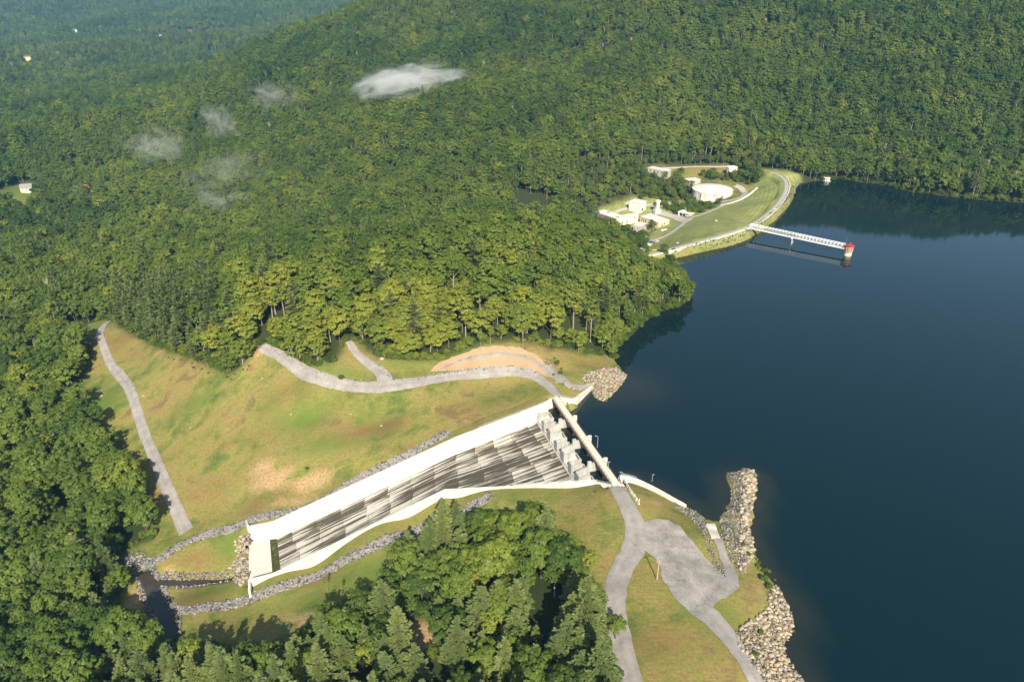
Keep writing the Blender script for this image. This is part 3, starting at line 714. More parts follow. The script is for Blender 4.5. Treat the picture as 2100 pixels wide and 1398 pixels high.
# fuse gates: hollow labyrinth blocks, two to a bay
GW = BL/8
RZ = math.atan2(BE[1], BE[0])
def gate_meshes():
    w = MB(); W = GW-.25
    ln = resample([(.4, .4), (.4, -4.7), (.9, -5.5), (3.1, -5.5), (3.7, -4.7), (3.7, -.7), (4.2, -.1), (W, -.1)], 3)
    w.wall(ln, [6.3]*len(ln), [.35]*len(ln), .5); shell = w
    rp = MB(); rp.prism([(.66, .3), (3.44, .3), (3.44, -5.2), (.66, -5.2)], .4, [2.0, 2.0, 5.4, 5.4])
    ap = MB(); ap.prism([(3.98, -.4), (W, -.4), (W, -5.4), (3.98, -5.4)], .4, [4.6, 4.6, 1.9, 1.9])
    bs = MB(); bs.prism([(.05, .9), (GW-.05, .9), (GW-.05, -6.2), (.05, -6.2)], -1.2, .4)
    return shell, rp, ap, bs
gm = None
names = ['first pale concrete labyrinth gate block beside the bright far spillway wall', 'second gate block from the far spillway wall, before the first bridge pier', 'pale gate block just past the first bridge pier from the far wall',
         'gate block just short of the middle bridge pier', 'pale gate block just past the middle bridge pier', 'gate block just short of the third bridge pier', 'gate block just past the third bridge pier', 'last gate block beside the railed near spillway wall']
for k in range(8):
    q = br(k*GW, 4.6); t = empty('spillway_gate', (q[0], q[1], -5.6), RZ, names[k]+' under the footbridge' if k in (0,) else names[k], 'gate block', 'labyrinth gate blocks along the spillway sill')
    if gm is None:
        gm = []
        for nme, b, mt in zip(('shell_wall', 'inlet_ramp', 'outlet_apron', 'base_slab'), gate_meshes(), ('concrete_grey', 'concrete', 'concrete', 'concrete_grey')):
            gm.append(b.build(nme, mt, t))
    else:
        for s in gm:
            c = s.copy(); COL.objects.link(c); c.parent = t

# bridge over the gates
bridge = empty('service_bridge', (*br(BL/2, 0), 0), RZ, 'narrow bridge with cream deck and rusty girders crossing over the spillway gates', 'bridge')
def bx(mb, a0, a1, b0, b1, z0, z1):     # box in the bridge frame (x along the bridge, -y downstream)
    mb.box(((a0+a1)/2-BL/2, -(b0+b1)/2, (z0+z1)/2), (a1-a0, abs(b1-b0), z1-z0))
def profile(mb, prof, a0, a1):          # extrude a (b, z) outline along the bridge
    n = len(prof); vs = [(a0-BL/2, -b, z) for b, z in prof]+[(a1-BL/2, -b, z) for b, z in prof]
    fs = [tuple(range(n)), tuple(range(2*n-1, n-1, -1))]+[(i, n+i, n+(i+1) % n, (i+1) % n) for i in range(n)]
    mb.add(vs, fs)
d = MB(); bx(d, -3.2, BL+4.5, -1.75, 1.75, 5.72, 6.08); d.build('deck', 'deck', bridge, .03)
d = MB(); bx(d, BL+4.55, BL+8.0, -2.6, 2.4, 5.6, 6.1); d.build('approach_slab', 'concrete', bridge)
d = MB(); bx(d, -6.4, -3.25, -2.4, 2.4, 5.6, 6.1); d.build('approach_slab', 'concrete', bridge)
for sgn in (-1, 1):
    d = MB(); b0 = sgn*1.5
    bx(d, -.6, BL+.6, b0-.16, b0+.16, 4.45, 5.70); bx(d, -.6, BL+.6, b0-.3, b0+.3, 4.33, 4.45)
    for a in np.arange(.5, BL, 1.9): bx(d, a-.12, a+.12, b0+sgn*.18, b0+sgn*.42, 4.47, 5.5)
    d.build('girder', 'rust', bridge)
for sgn in (-1, 1):
    d = MB()
    for a in np.arange(0, BL+.1, 2.4): bx(d, a-.04, a+.04, sgn*1.68-.04, sgn*1.68+.04, 6.08, 7.1)
    for z in (6.5, 7.05): bx(d, 0, BL, sgn*1.68-.03, sgn*1.68+.03, z-.03, z+.03)
    d.build('railing', 'rust', bridge)
for k in (1, 2, 3):
    a = k*GW*2; d = MB()
    profile(d, [(-2.6, -9), (10.3, -9), (10.3, 1.0), (5.2, 2.6), (5.0, 5.3), (3.3, 5.3), (3.1, 4.2), (-2.6, 4.2)], a-.55, a+.55)
    p = d.build('pier', 'concrete_grey', bridge)
    d = MB(); pr_ = [(a-BL/2+.75*math.cos(t), 3.35+1.25*math.sin(t)) for t in np.linspace(0, 2*math.pi, 16, endpoint=False)]
    d.prism(pr_, -9, 5.5); d.build('pier_nose', 'concrete', p)
d = MB(); bx(d, -3.0, -.7, -3.2, 3.0, -8, 5.55); d.build('abutment', 'concrete', bridge)
d = MB(); bx(d, BL+.75, BL+3.0, -3.2, 3.4, -8, 5.55); d.build('abutment', 'concrete', bridge)

def lamp(loc, h, label, arm=(-.9, .3)):
    t = empty('lamp_pole', loc, 0, label, 'lamp pole', 'slim lamp poles by the bridge')
    m = MB(); m.tube((0, 0, 0), (0, 0, h), .14, .09, 8); m.tube((0, 0, h-.1), (arm[0], arm[1], h+.05), .06, .05, 6); m.build('pole', 'galv', t)
    m = MB(); m.box((arm[0], arm[1], h+.05), (.8, .4, .18), math.atan2(arm[1], arm[0])); m.build('lamp_head', 'galv', t)
lamp((*br(45.5, -3.4), 5.4), 6.0, 'slim lamp pole standing over the water behind the middle of the bridge')
lamp((*br(BL+1.2, -2.6), 5.5), 6.2, 'slim lamp pole at the near end of the bridge where the curved railing starts')
q = G(1338, 1000); lamp((q[0]-.4, q[1]+.4, 3.4), 3.4, 'short post lamp at the end of the railing on the curved lake wall', (.3, .1))
q = br(62, -1.3); lamp((q[0], q[1], 6.05), 3.2, 'thin short pole standing on the bridge deck itself', (.25, .05))

# wing walls
def wing(name, pts, zt, label, rail=None):
    L = resample(smooth_line([np.array(p) for p in pts], 2), 2.0)
    s = np.linspace(0, 1, len(L)); z = np.interp(s, np.linspace(0, 1, len(zt)), zt)
    t = empty(name, (*L[0], 0), 0, label, 'wall')
    w = MB(); w.wall(L, list(z), [-9.0]*len(L), 1.0); local(t, w).build('wall', 'concrete', t)
    if rail:
        i0, i1 = int(rail[0]*len(L)), int(rail[1]*len(L)); r = MB()
        for i in range(i0, i1-1):
            for h in (.45, .8, 1.15): r.tube((*L[i], z[i]+h), (*L[i+1], z[i+1]+h), .06, n=5)
            if i % 1 == 0: r.tube((*L[i], z[i]), (*L[i], z[i]+1.15), .06, n=5)
        local(t, r).build('railing', 'galv', t)
wing('wing_wall', [br(-1.0, -2.2), br(.4, -5.0), P(1176,836,0)[:2], P(1190,821,0)[:2], P(1203,808,0)[:2], P(1215,795,0)[:2]], [5.4, 5.3, 5.0, 4.0, 2.6, 1.2], 'bright white wing wall sloping into the lake beside the far bridge end', (0, .55))
wing('wing_wall', [br(BL+.2, -2.4), P(1268,977,4)[:2], P(1300,981,4)[:2], P(1345,1003,3)[:2], P(1380,1022,2.4)[:2], P(1407,1037,1.6)[:2]], [5.4, 5.1, 4.6, 3.6, 2.6, 1.9], 'long curved white lake wall with railing beside the near bridge end', (0, .48))

# jersey barriers beside the drive
bar = None
bp = [(1283,990),(1288,999),(1293,1007),(1298,1014),(1303,1021),(1308,1029)]
bl = ['concrete road barrier with yellow stripes nearest the bridge end', 'second barrier from the bridge end, yellow striped side', 'third barrier from the bridge end in the striped row', 'fourth barrier from the bridge end in the striped row', 'fifth barrier from the bridge end, beside the last', 'last striped barrier of the row, farthest from the bridge']
for k, (px, py) in enumerate(bp):
    q = G(px, py); q2 = G(1308, 1029); q1 = G(1283, 990)
    rz = math.atan2(q2[1]-q1[1], q2[0]-q1[0])+(.12 if k == 3 else -.05 if k == 4 else 0)
    t = empty('road_barrier', q, rz, bl[k], 'barrier', 'striped concrete barriers beside the drive')
    if bar is None:
        bar = []
        m = MB(); n = 5; L = 1.55
        pf = [(-.42, 0), (.42, 0), (.38, .15), (.2, .45), (.14, 1.05), (-.14, 1.05), (-.2, .45), (-.38, .15)]
        vs = [(x, a, b) for x in (-L, L) for a, b in pf]; k8 = len(pf)
        m.add(vs, [tuple(range(k8-1, -1, -1)), tuple(range(k8, 2*k8))]+[(i, (i+1) % k8, k8+(i+1) % k8, k8+i) for i in range(k8)])
        bar.append(m.build('barrier_body', 'white_paint', t))
        for sg in (-1, 1):
            m = MB()
            for x in (-1.1, -.35, .4, 1.1):
                m.add([(x-.28, sg*.235, .42), (x+.02, sg*.235, .42), (x+.28, sg*.165, .98), (x-.02, sg*.165, .98)], [(0, 1, 2, 3) if sg < 0 else (3, 2, 1, 0)])
            bar.append(m.build('stripe', 'yellow', t))
    else:
        for s in bar: c = s.copy(); COL.objects.link(c); c.parent = t
q = G(1278, 985); t = empty('pump_box', q, .4, 'small pale control box on a post beside the first barrier', 'box'); m = MB(); m.box((0, 0, .5), (.2, .2, 1.0)); m.build('post', 'galv', t); m = MB(); m.box((0, 0, 1.2), (.8, .6, .9)); m.build('cabinet', 'white_paint', t)
q = G(1311, 1027); m = MB(); m.tube((0, 0, 0), (0, 0, 1.1), .16, n=10); m.lathe((0, 0, 1.1), [(.17, 0), (.12, .1), (.02, .14)], 10)
o = m.build('bollard', 'yellow'); o.location = tuple(q); tag(o, 'yellow bollard standing at the end of the barrier row', 'bollard')

# utility pole and its cable, ramp, log, posts
q = G(1347, 1188); t = empty('utility_pole', q, 0, 'pale wooden utility pole beside the gravel lot', 'pole')
m = MB(); m.tube((0, 0, 0), (.1, .2, 9.0), .22, .15, 8); m.build('pole', 'wood', t); m = MB(); m.box((.1, .2, 8.6), (2.0, .14, .14), .4); m.build('cross_arm', 'wood', t)
m = MB(); e = G(1342, 1184)
q2 = G(1292, 1107)
pl = [np.array([q[0]+.1, q[1]+.2, q[2]+8.4])*(1-s)+np.array([q2[0], q2[1], q2[2]+.1])*s-np.array([0, 0, 1.6*s*(1-s)]) for s in np.linspace(0, 1, 10)]
for a, b in zip(pl, pl[1:]): m.tube(a, b, .035, n=4)
tag(m.build('guy_cable', 'black_paint'), 'thin dark cable slanting from the utility pole to the grass', 'cable')
rp = g2((1447,1074),(1466,1073),(1477,1102),(1459,1104))
rp_z = np.mean([G(*p)[2] for p in ((1447,1074),(1477,1102))])
V, Fc = cdt_sheet(rp, 1.5, lambda x, y: gz(x, y)+.30, 0)
def slab_from(V, Fc, name, th, mat, parent=None):
    n = len(V); edges = {}
    for f in Fc:
        for a, b in zip(f, f[1:]+f[:1]): edges[(a, b)] = 1
    bd = [(a, b) for a, b in edges if (b, a) not in edges]
    vs = [tuple(v) for v in V]+[(v[0], v[1], v[2]-th) for v in V]
    fs = list(Fc)+[tuple(n+i for i in f[::-1]) for f in Fc]+[(b, a, n+a, n+b) for a, b in bd]
    me = bpy.data.meshes.new(name); me.from_pydata(vs, [], fs); me.update(); return link_mesh(name, me, parent, [mat])
tag(slab_from(V, Fc, 'launch_ramp', .4, 'apron'), 'pale concrete slab of the launch ramp leading down to the water', 'ramp')
a, b = P(1477, 1068, .4), P(1494, 1050, .25); m = MB(); m.tube(a, b, .42, .3, 9); m.tube(a+(b-a)*.6, a+(b-a)*.6+np.array([.7, .3, .7]), .12, .05, 6)
tag(m.build('log', 'wood'), 'brown log lying in the water between the ramp and the rock jetty', 'log')
a = P(1448, 1064, .2); m = MB(); m.tube(a, a+np.array([0, 5.2, .15]), .18, .12, 8); m.box((a[0], a[1], .1), (.9, .5, .5))
tag(m.build('floating_pole', 'dark'), 'dark pole floating out into the water from the ramp corner', 'pole')

# ------------------------------------------------------------------ riprap (stone too many to count)
ICO = None
def icosa():
    t = (1+5**.5)/2
    v = np.array([(-1,t,0),(1,t,0),(-1,-t,0),(1,-t,0),(0,-1,t),(0,1,t),(0,-1,-t),(0,1,-t),(t,0,-1),(t,0,1),(-t,0,-1),(-t,0,1)], float); v /= np.linalg.norm(v[0])
    f = np.array([(0,11,5),(0,5,1),(0,1,7),(0,7,10),(0,10,11),(1,5,9),(5,11,4),(11,10,2),(10,7,6),(7,1,8),(3,9,4),(3,4,2),(3,2,6),(3,6,8),(3,8,9),(4,9,5),(2,4,11),(6,2,10),(8,6,7),(9,8,1)])
    return v, f
IV, IF = icosa()
def rocks(name, xy, smin, smax, mat, label, cat='riprap', zoff=.2):
    n = len(xy); s = smin+(smax-smin)*RNG.random(n)**2.2
    z = gtop(xy[:, 0], xy[:, 1]); z = np.where(inside(xy[:, 0], xy[:, 1], SHORE), np.maximum(z, -.8), z)+s*zoff
    sc = s[:, None, None]*RNG.uniform(.6, 1.15, (n, 1, 3))*np.array([1, 1, .8])
    v = IV[None]*RNG.uniform(.55, 1.25, (n, 12, 1))*sc
    a = RNG.uniform(0, 6.28, n); c, q = np.cos(a)[:, None], np.sin(a)[:, None]
    v = np.stack([v[..., 0]*c-v[..., 1]*q, v[..., 0]*q+v[..., 1]*c, v[..., 2]], -1)
    v += np.stack([xy[:, 0], xy[:, 1], z], -1)[:, None]
    f = IF[None]+12*np.arange(n)[:, None, None]
    me = np_mesh(name, v.reshape(-1, 3), f.reshape(-1, 3), {'rockv': np.repeat(RNG.random(n), 12)})
    return tag(link_mesh(name, me, None, [mat]), label, cat, None, 'stuff')
def scatter_poly(poly, step):
    B = np.array(poly); x0, y0 = B.min(0); x1, y1 = B.max(0)
    gx, gy = np.meshgrid(np.arange(x0, x1, step), np.arange(y0, y1, step)); gx = gx.ravel()+RNG.uniform(-.6, .6, gx.size)*step; gy = gy.ravel()+RNG.uniform(-.6, .6, gy.size)*step
    k = inside(gx+RNG.normal(0, .35, gx.size), gy+RNG.normal(0, .35, gx.size), B); return np.column_stack([gx[k], gy[k]])
def scatter_line(pts, width, step):
    L = smooth_line(pts, 2); A = np.array(L)
    x0, y0 = A.min(0)-width; x1, y1 = A.max(0)+width
    gx, gy = np.meshgrid(np.arange(x0, x1, step), np.arange(y0, y1, step)); gx = gx.ravel()+RNG.uniform(-.6, .6, gx.size)*step; gy = gy.ravel()+RNG.uniform(-.6, .6, gy.size)*step
    k = seg_dist(gx, gy, L, False) < width*.5*RNG.uniform(.75, 1.12, gx.size); return np.column_stack([gx[k], gy[k]])
LD = [(915,890),(895,899),(862,918),(826,938),(750,974),(693,1007),(632,1039),(551,1059),(500,1072),(430,1092),(375,1113),(335,1143),(305,1158),(270,1152)]
RD = [(1000,1020),(956,1045),(891,1067),(822,1100),(757,1128),(693,1156),(632,1185),(571,1209),(511,1227),(450,1241),(375,1255),(342,1250),(330,1228),(325,1206),(338,1192)]
drain('drain_bed', LD, 4.4, 'cut_stone', .22); drain('drain_bed', RD, 4.4, 'cut_stone', .22)
JET = g2((1489,968),(1548,964),(1551,1000),(1541,1040),(1534,1075),(1546,1118),(1542,1148),(1522,1176),(1495,1140),(1481,1098),(1478,1062),(1498,1036),(1502,1006))
jx = scatter_poly(JET, .60)
pj, qj, _ = to_px(jx[:, 0], jx[:, 1], gz(jx[:, 0], jx[:, 1]))
east = (pj+RNG.normal(0, 5, len(pj)) > 1524-(qj-1000)*.02)
rocks('jetty_riprap', jx[~east], .26, .62, 'rock_grey', 'grey broken rock heaped along the ramp side of the jetty')
rocks('jetty_riprap', jx[east], .32, 1.5, 'rock_pale', 'pale boulders heaped along the lake side of the jetty')
rocks('bank_riprap', scatter_poly(g2((1382,1024),(1405,1038),(1430,1050),(1448,1066),(1452,1100),(1466,1130),(1484,1172),(1492,1180),(1474,1180),(1456,1135),(1440,1092),(1415,1060),(1386,1042)), .58), .24, .55, 'rock_grey', 'grey riprap bank between the curved lake wall and the ramp')
rocks('shore_riprap', scatter_poly(g2((1584,1196),(1600,1206),(1624,1262),(1626,1296),(1606,1325),(1615,1350),(1650,1400),(1690,1470),(1600,1470),(1562,1385),(1510,1322),(1513,1296),(1545,1268),(1578,1250),(1574,1214)), .68), .32, 1.15, 'rock_pale', 'pale boulders piled on the near lake shore below the lot')
rocks('abutment_riprap', scatter_poly(g2((1188,778),(1214,760),(1262,754),(1287,771),(1268,796),(1240,824),(1219,820),(1212,795)), .7), .32, 1.1, 'rock_pale', 'pale rock pile spilling into the lake past the far wing wall')
rocks('drain_riprap', scatter_line(g2(*LD), 5.0, .62), .34, .8, 'rock_grey', 'grey stone drain above the spillway curving down to the creek')
rocks('drain_riprap', scatter_line(g2(*RD), 5.2, .62), .34, .8, 'rock_grey', 'grey stone drain below the spillway, running past the grove to the creek')
rocks('outfall_riprap', scatter_poly(g2((492,1100),(513,1104),(509,1192),(488,1204),(474,1184),(468,1162),(486,1142),(482,1118)), .85), .6, 1.5, 'rock_pale', 'pale boulders heaped at the foot of the spillway apron')
def bank_stones(line, lo, hi, other, olo):
    q = scatter_line(list(line), 2*hi, .50); d = seg_dist(q[:, 0], q[:, 1], line, False); d2 = seg_dist(q[:, 0], q[:, 1], other, False)
    return q[(d > lo*RNG.uniform(.85, 1.1, len(q))) & (d2 > olo)]
rocks('outfall_bank_riprap', bank_stones(CREEK, 1.5, 3.9, CREEK2, 3.0), .3, .8, 'rock_grey', 'grey stones lining both banks of the short outfall channel', zoff=.6)
rocks('creek_bank_riprap', np.concatenate([bank_stones(CREEK2, 2.4, 5.0, CREEK, 1.7), scatter_poly(g2((248,1140),(285,1130),(314,1150),(322,1166),(300,1172),(262,1166)), .66)]), .3, .85, 'rock_grey', 'grey stones lining both banks of the creek under the trees', zoff=.6)
rocks('swale_riprap', scatter_line(g2((1122,744),(1140,768),(1160,788),(1188,795)), 4.2, .75), .3, .7, 'rock_grey', 'grey stone swale beside the upper road near the bridge')
rocks('road_edge_stones', np.concatenate([scatter_line(g2((555,712),(600,742),(650,766),(700,778),(760,778)), 1.5, .9), scatter_line(g2((770,745),(800,775),(830,783),(890,768),(1000,752),(1060,752),(1110,770)), 1.8, .85)]), .25, .65, 'rock_grey', 'loose grey stones along the uphill edge of the upper road')
sh = [P(*p)[:2] for p in ((1368,533),(1410,523),(1450,514),(1500,503),(1530,492),(1558,475),(1590,450),(1618,420),(1630,390),(1640,374))]
rocks('dam_riprap', scatter_line([q+np.array([-.8, .8]) for q in sh], 2.6, .9), .3, .8, 'rock_grey', 'band of stone along the waterline of the curved far dam')
for k, (px, py, s, lb) in enumerate(((783,737,1.5,'white boulder lying on the grass beside the side road'), (128+167,812,.8,'pale stone in the meadow just right of the gravel track bend'), (209,812,.9,'pale stone in the shaded grass left of the gravel track'),
        (538,776,.7,'white stone on the upper meadow slope below the road'), (597,690+160,.8,'white stone in the middle of the green meadow patch'), (782,873,.7,'white stone in the russet grass above the spillway'), (391,877,.6,'small pale stone in the meadow, left of centre'), (720,849,.6,'white stone near the top of the russet meadow patch'))):
    q = G(px, py); v = IV*s*RNG.uniform(.75, 1.1, (12, 1))*np.array([1.1, .9, .7]); v[:, 2] += s*.3
    me = np_mesh('boulder', v, IF, {'rockv': np.full(12, .7)}); o = link_mesh('boulder', me, None, ['rock_pale']); o.location = tuple(q); tag(o, lb, 'boulder', 'loose stones in the meadow')

# ------------------------------------------------------------------ the far dam and the plant at its foot
CLEAR = []                                                   # (x, y, radius) kept free of trees
road('crest_road', CREST, 4.0, 'asph_road', .3, .1, 0, 3.0)
cr = np.array(resample(CREST, 3.0)); tn = np.gradient(cr, axis=0); tn /= np.linalg.norm(tn, axis=1)[:, None]; off = cr+np.stack([tn[:, 1], -tn[:, 0]], 1)*3.0
pz = gz(off[:, 0], off[:, 1])
t = empty('parapet_wall', (*off[0], 0), 0, 'low white kerb wall along the lake side of the dam crest', 'wall')
pz = np.full(len(off), 6.15); k0 = int(len(off)*.03); k1 = int(len(off)*.93)
m = MB(); m.wall(off[k0:k1], list(pz[k0:k1]+.7), list(pz[k0:k1]-1.5), .7); local(t, m).build('kerb', 'concrete', t)
a0 = P(1338, 514, 6)[:2]; a1 = P(1362, 508, 6)[:2]; L = resample([a0, a1], 2.0); t = empty('guard_rail', (*L[0], float(gz(*L[0]))), 0, 'yellow guard rail at the wooded end of the dam crest', 'rail')
m = MB()
for p, q in zip(L, L[1:]): m.tube((*p, float(gz(*p))+.8), (*q, float(gz(*q))+.8), .2, n=6)
local(t, m).build('rail', 'yellow', t)
for p in L: m = MB(); m.tube((*p, float(gz(*p))-.3), (*p, float(gz(*p))+.8), .1, n=6); local(t, m).build('post', 'galv', t)
def gp(*pts, z=-25): return [P(*p, z)[:2] for p in pts]
def grd(px, py): return G(px, py, 520)
g3 = lambda *pts: [grd(*p)[:2] for p in pts]
road('yard_road', g3((1318,524),(1330,497),(1345,492),(1375,480),(1396,463),(1414,447),(1440,440),(1470,428),(1492,417)), [6,7,6,6,6,5,4,4,4], 'track', .35, .2)
road('yard_road', g3((1240,448),(1262,434),(1285,427),(1320,421),(1370,417),(1430,414),(1490,413),(1520,405),(1531,396),(1522,386),(1508,381)), [5,5,5,5,5,5,5,6,6,6,6], 'track', .30, .2)
road('yard_road', g3((1286,415),(1294,424),(1304,429)), 5, 'track', .32, .2)
road('hill_road', g3((1330,347),(1380,343),(1440,342),(1500,341)), 4, 'track', .3, .2)
patch('yard_apron', g3((1330,432),(1352,430),(1395,443),(1424,450),(1404,458),(1378,448)), 'track', .25, 3, .2)
patch('yard_lot', g3((1258,466),(1290,470),(1312,462),(1326,466),(1300,480),(1330,492),(1348,497),(1330,506),(1300,492),(1262,478)), 'asphalt', .27, 3, .2)
dl = g3((1478,421),(1500,417),(1522,409),(1540,398),(1553,386)); t = empty('drain_channel', (*dl[0], 0), 0, 'pale curved concrete channel between the storage tank and the dam slope', 'channel')
LL = resample(smooth_line(dl, 2), 3.0); m = MB()
m.wall(LL, [float(gz(*p))+.7 for p in LL], [float(gz(*p))-1 for p in LL], 2.2); local(t, m).build('channel_wall', 'concrete', t)

def box_frame(front, left, right, z):
    f = P(*front, z)[:2]; l = P(*left, z)[:2]; r = P(*right, z)[:2]
    ex = (l-f); W = np.linalg.norm(ex); ex = ex/W; D = abs(np.dot(r-f, np.array([-ex[1], ex[0]])))
    sg = 1 if np.dot(r-f, np.array([-ex[1], ex[0]])) > 0 else -1
    return f, ex, W, D, sg
def openings(t, par, W, D, sg, lst):
    """flat windows/doors standing 4 cm proud of the front (y=0) or side (x=0) wall: (face, u, z, w, h, kind)"""
    for face, u, z, w, h, kind in lst:
        m = MB(); fr = MB()
        if face == 'f': m.box((u, -sg*.05, z), (w, .10, h)); fr.box((u, -sg*.03, z), (w+.3, .10, h+.3))
        else: m.box((-.05, sg*u, z), (.10, w, h)); fr.box((-.03, sg*u, z), (.10, w+.3, h+.3))
        f = fr.build(kind, 'white_paint', par); m.build('pane' if kind == 'window' else 'leaf', 'glass' if kind == 'window' else 'dark', f)
def flat_bldg(name, front, left, right, z, h, wall, label, cat, roof='flat_roof', ops=(), para=.5, extra=None):
    f, ex, W, D, sg = box_frame(front, left, right, z); rz = math.atan2(ex[1], ex[0])
    t = empty(name, (*f, z), rz, label, cat); y0, y1 = (0, D) if sg > 0 else (-D, 0)
    m = MB(); m.prism([(0, y0), (W, y0), (W, y1), (0, y1)], -4, h); w = m.build('wall', wall, t)
    m = MB(); m.prism([(-.35, y0-.35), (W+.35, y0-.35), (W+.35, y1+.35), (-.35, y1+.35)], h, h+para); m.build('roof', roof, t)
    openings(t, w, W, D, sg, ops)
    if extra: extra(t, W, D, sg, h)
    c = np.array(f)+ex*W/2+np.array([-ex[1], ex[0]])*sg*D/2; CLEAR.append((c[0], c[1], max(W, D)*.75+3))
    return t
def gable_house(name, pos, rz, W, D, h, rh, wall, roof, label, cat='house', chim=False):
    t = empty(name, pos, rz, label, cat)
    m = MB(); m.prism([(-W/2, -D/2), (W/2, -D/2), (W/2, D/2), (-W/2, D/2)], -17, h)
    m.add([(-W/2, -D/2, h), (-W/2, D/2, h), (-W/2, 0, h+rh), (W/2, -D/2, h), (W/2, D/2, h), (W/2, 0, h+rh)], [(0, 2, 1), (3, 4, 5)])
    w = m.build('wall', wall, t); m = MB(); o = .6; th = .25
    for s in (-1, 1):
        a, b = (s*(D/2+o), h-o*rh/(D/2)), (0, h+rh)
        vs = [(x, y, z+d) for x in (-W/2-o, W/2+o) for d in (.02, th) for y, z in (a, b)]
        m.add(vs, [(0, 1, 3, 2), (4, 6, 7, 5), (0, 2, 6, 4), (1, 5, 7, 3), (2, 3, 7, 6), (0, 4, 5, 1)])
    r = m.build('roof', roof, t)
    for x in (-W*.3, W*.05, W*.32):
        for s in (-1, 1):
            m = MB(); m.box((x, s*(D/2+.04), h*.55), (1.6, .12, 1.5)); f = m.build('window', 'white_paint', w); m = MB(); m.box((x, s*(D/2+.07), h*.55), (1.25, .12, 1.15)); m.build('pane', 'glass', f)
    m = MB(); m.box((-W/2-.04, D*.15, 1.1), (.12, 1.2, 2.2)); m.build('door', 'wood', w)
    if chim: m = MB(); m.box((W*.25, D*.12, h+rh*.9), (.9, .9, 2.0)); m.build('chimney', 'brick', r)
    CLEAR.append((pos[0], pos[1], max(W, D)*.7+4)); return t

flat_bldg('filter_hall', (1313,434.5), (1289,429.5), (1326.5,429.5), -25, 8.2, 'white_paint', 'tall plain white hall, the biggest block of the plant below the dam', 'building', 'white_paint', [('s', 4, 1.4, 2.4, 2.8, 'door')])
def mansard(t, W, D, sg, h):
    m = MB(); m.prism([(.1, -sg*.2), (W+.8, -sg*.2), (W+.8, -sg*2.0), (.1, -sg*2.0)], [1.9, 1.9, 1.3, 1.3], [h+.5, h+.5, 2.4, 2.4]) if False else None
    m.add([(.2, 0, h+.48), (W+.4, 0, h+.48), (W+.4, -sg*3.2, h-2.6), (.2, -sg*3.2, h-2.6), (.2, 0, h-2.7), (W+.4, 0, h-2.7)], [(0, 1, 2, 3), (0, 3, 4), (1, 5, 2), (3, 2, 5, 4)]); m.build('mansard_roof', 'brown_roof', t)
    m = MB(); m.box((W*.62, sg*D*.62, h+1.0), (2.6, 1.8, 1.2)); m.build('roof_unit', 'galv', t)
flat_bldg('plant_office', (1264,461.5), (1220,447), (1281,456), -25, 6.0, 'cream_wall', 'low office wing with brown sloped roof edge at the wooded end of the plant', 'building', 'flat_roof', [('f', 4+6*k, 2.0, 2.6, 1.6, 'window') for k in range(4)], .45, mansard)
flat_bldg('plant_workshop', (1269,461), (1264.5,459), (1301.5,450.5), -25, 7.6, 'cream_wall', 'long cream walled wing joined at right angles to the brown roofed office', 'building', 'flat_roof', [('s', 4, 1.3, 1.4, 2.4, 'door'), ('s', 10, 1.5, 1.4, 2.4, 'door'), ('s', 19, 4.2, 1.2, 1.2, 'window')], .4)
flat_bldg('pump_house', (1350,466.5), (1312,453), (1371,460.5), -25, 4.6, 'tan_wall', 'flat roofed tan brick building behind the round evergreen tree', 'building', 'flat_roof', [('f', 17.5, 1.9, 1.4, 2.8, 'window'), ('f', 20.0, 1.9, 1.4, 2.8, 'window'), ('f', 22.5, 1.9, 1.4, 2.8, 'window'), ('s', 8, 2.2, 1.6, 1.4, 'window'), ('s', 5, 1.2, 1.2, 2.2, 'door')], .5)
flat_bldg('control_house', (1314,474), (1298.3,471), (1326,467.5), -25, 4.2, 'grey_wall', 'small brown walled building with white flat roof beside the round evergreen tree', 'building', 'flat_roof', [('f', 3, 1.8, 1.2, 1.2, 'window'), ('f', 7, 1.3, 1.1, 2.1, 'door')], .4)
q = P(1347, 436, -25); t = empty('aeration_tower', q, .35, 'slim white tower with wider head standing on a block in the plant yard', 'tower')
m = MB(); m.box((0, 0, 1.2), (6.4, 5.4, 4.4)); m.build('base_block', 'white_paint', t); m = MB(); m.box((0, 0, 7.2), (3.2, 3.0, 7.6)); s = m.build('shaft', 'white_paint', t); m = MB(); m.box((0, 0, 12.0), (4.6, 3.6, 2.0)); m.build('head', 'white_paint', t)
m = MB(); m.box((-1.64, .2, 8), (.1, 1.2, 3.6)); m.build('door', 'grey_wall', s); m = MB()
for k in range(9): m.box((0, -1.66, 4.2+k*.8), (.7, .1, .08))
for sx in (-.38, .38): m.box((sx, -1.68, 7.4), (.06, .08, 7.4))
m.build('ladder', 'galv', s); CLEAR.append((q[0], q[1], 9))
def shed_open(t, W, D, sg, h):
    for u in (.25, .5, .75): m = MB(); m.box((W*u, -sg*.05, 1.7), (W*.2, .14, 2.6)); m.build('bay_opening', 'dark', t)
flat_bldg('vehicle_shed', (1415,447.3), (1390,441.5), (1417.5,441.8), -24, 3.6, 'white_paint', 'long white roofed vehicle shed at the foot of the dam slope', 'shed', 'white_paint', [], .3, shed_open)
flat_bldg('valve_house', (1412.5,377.5), (1402,373), (1427,371), -12, 3.2, 'grey_wall', 'low pale concrete building on the bank behind the big tank', 'building', 'flat_roof', [('f', 4, 1.3, 1.3, 2.2, 'door'), ('s', 6, 2, 1.6, 1.2, 'window')], .4)
flat_bldg('hill_store', (1366,360), (1328,352.5), (1372,356), -8, 4.4, 'grey_wall', 'long low flat roofed store half hidden among trees above the plant', 'building', 'flat_roof', [('f', 6+5*k, 2, 1.6, 1.8, 'window') for k in range(4)], .4)
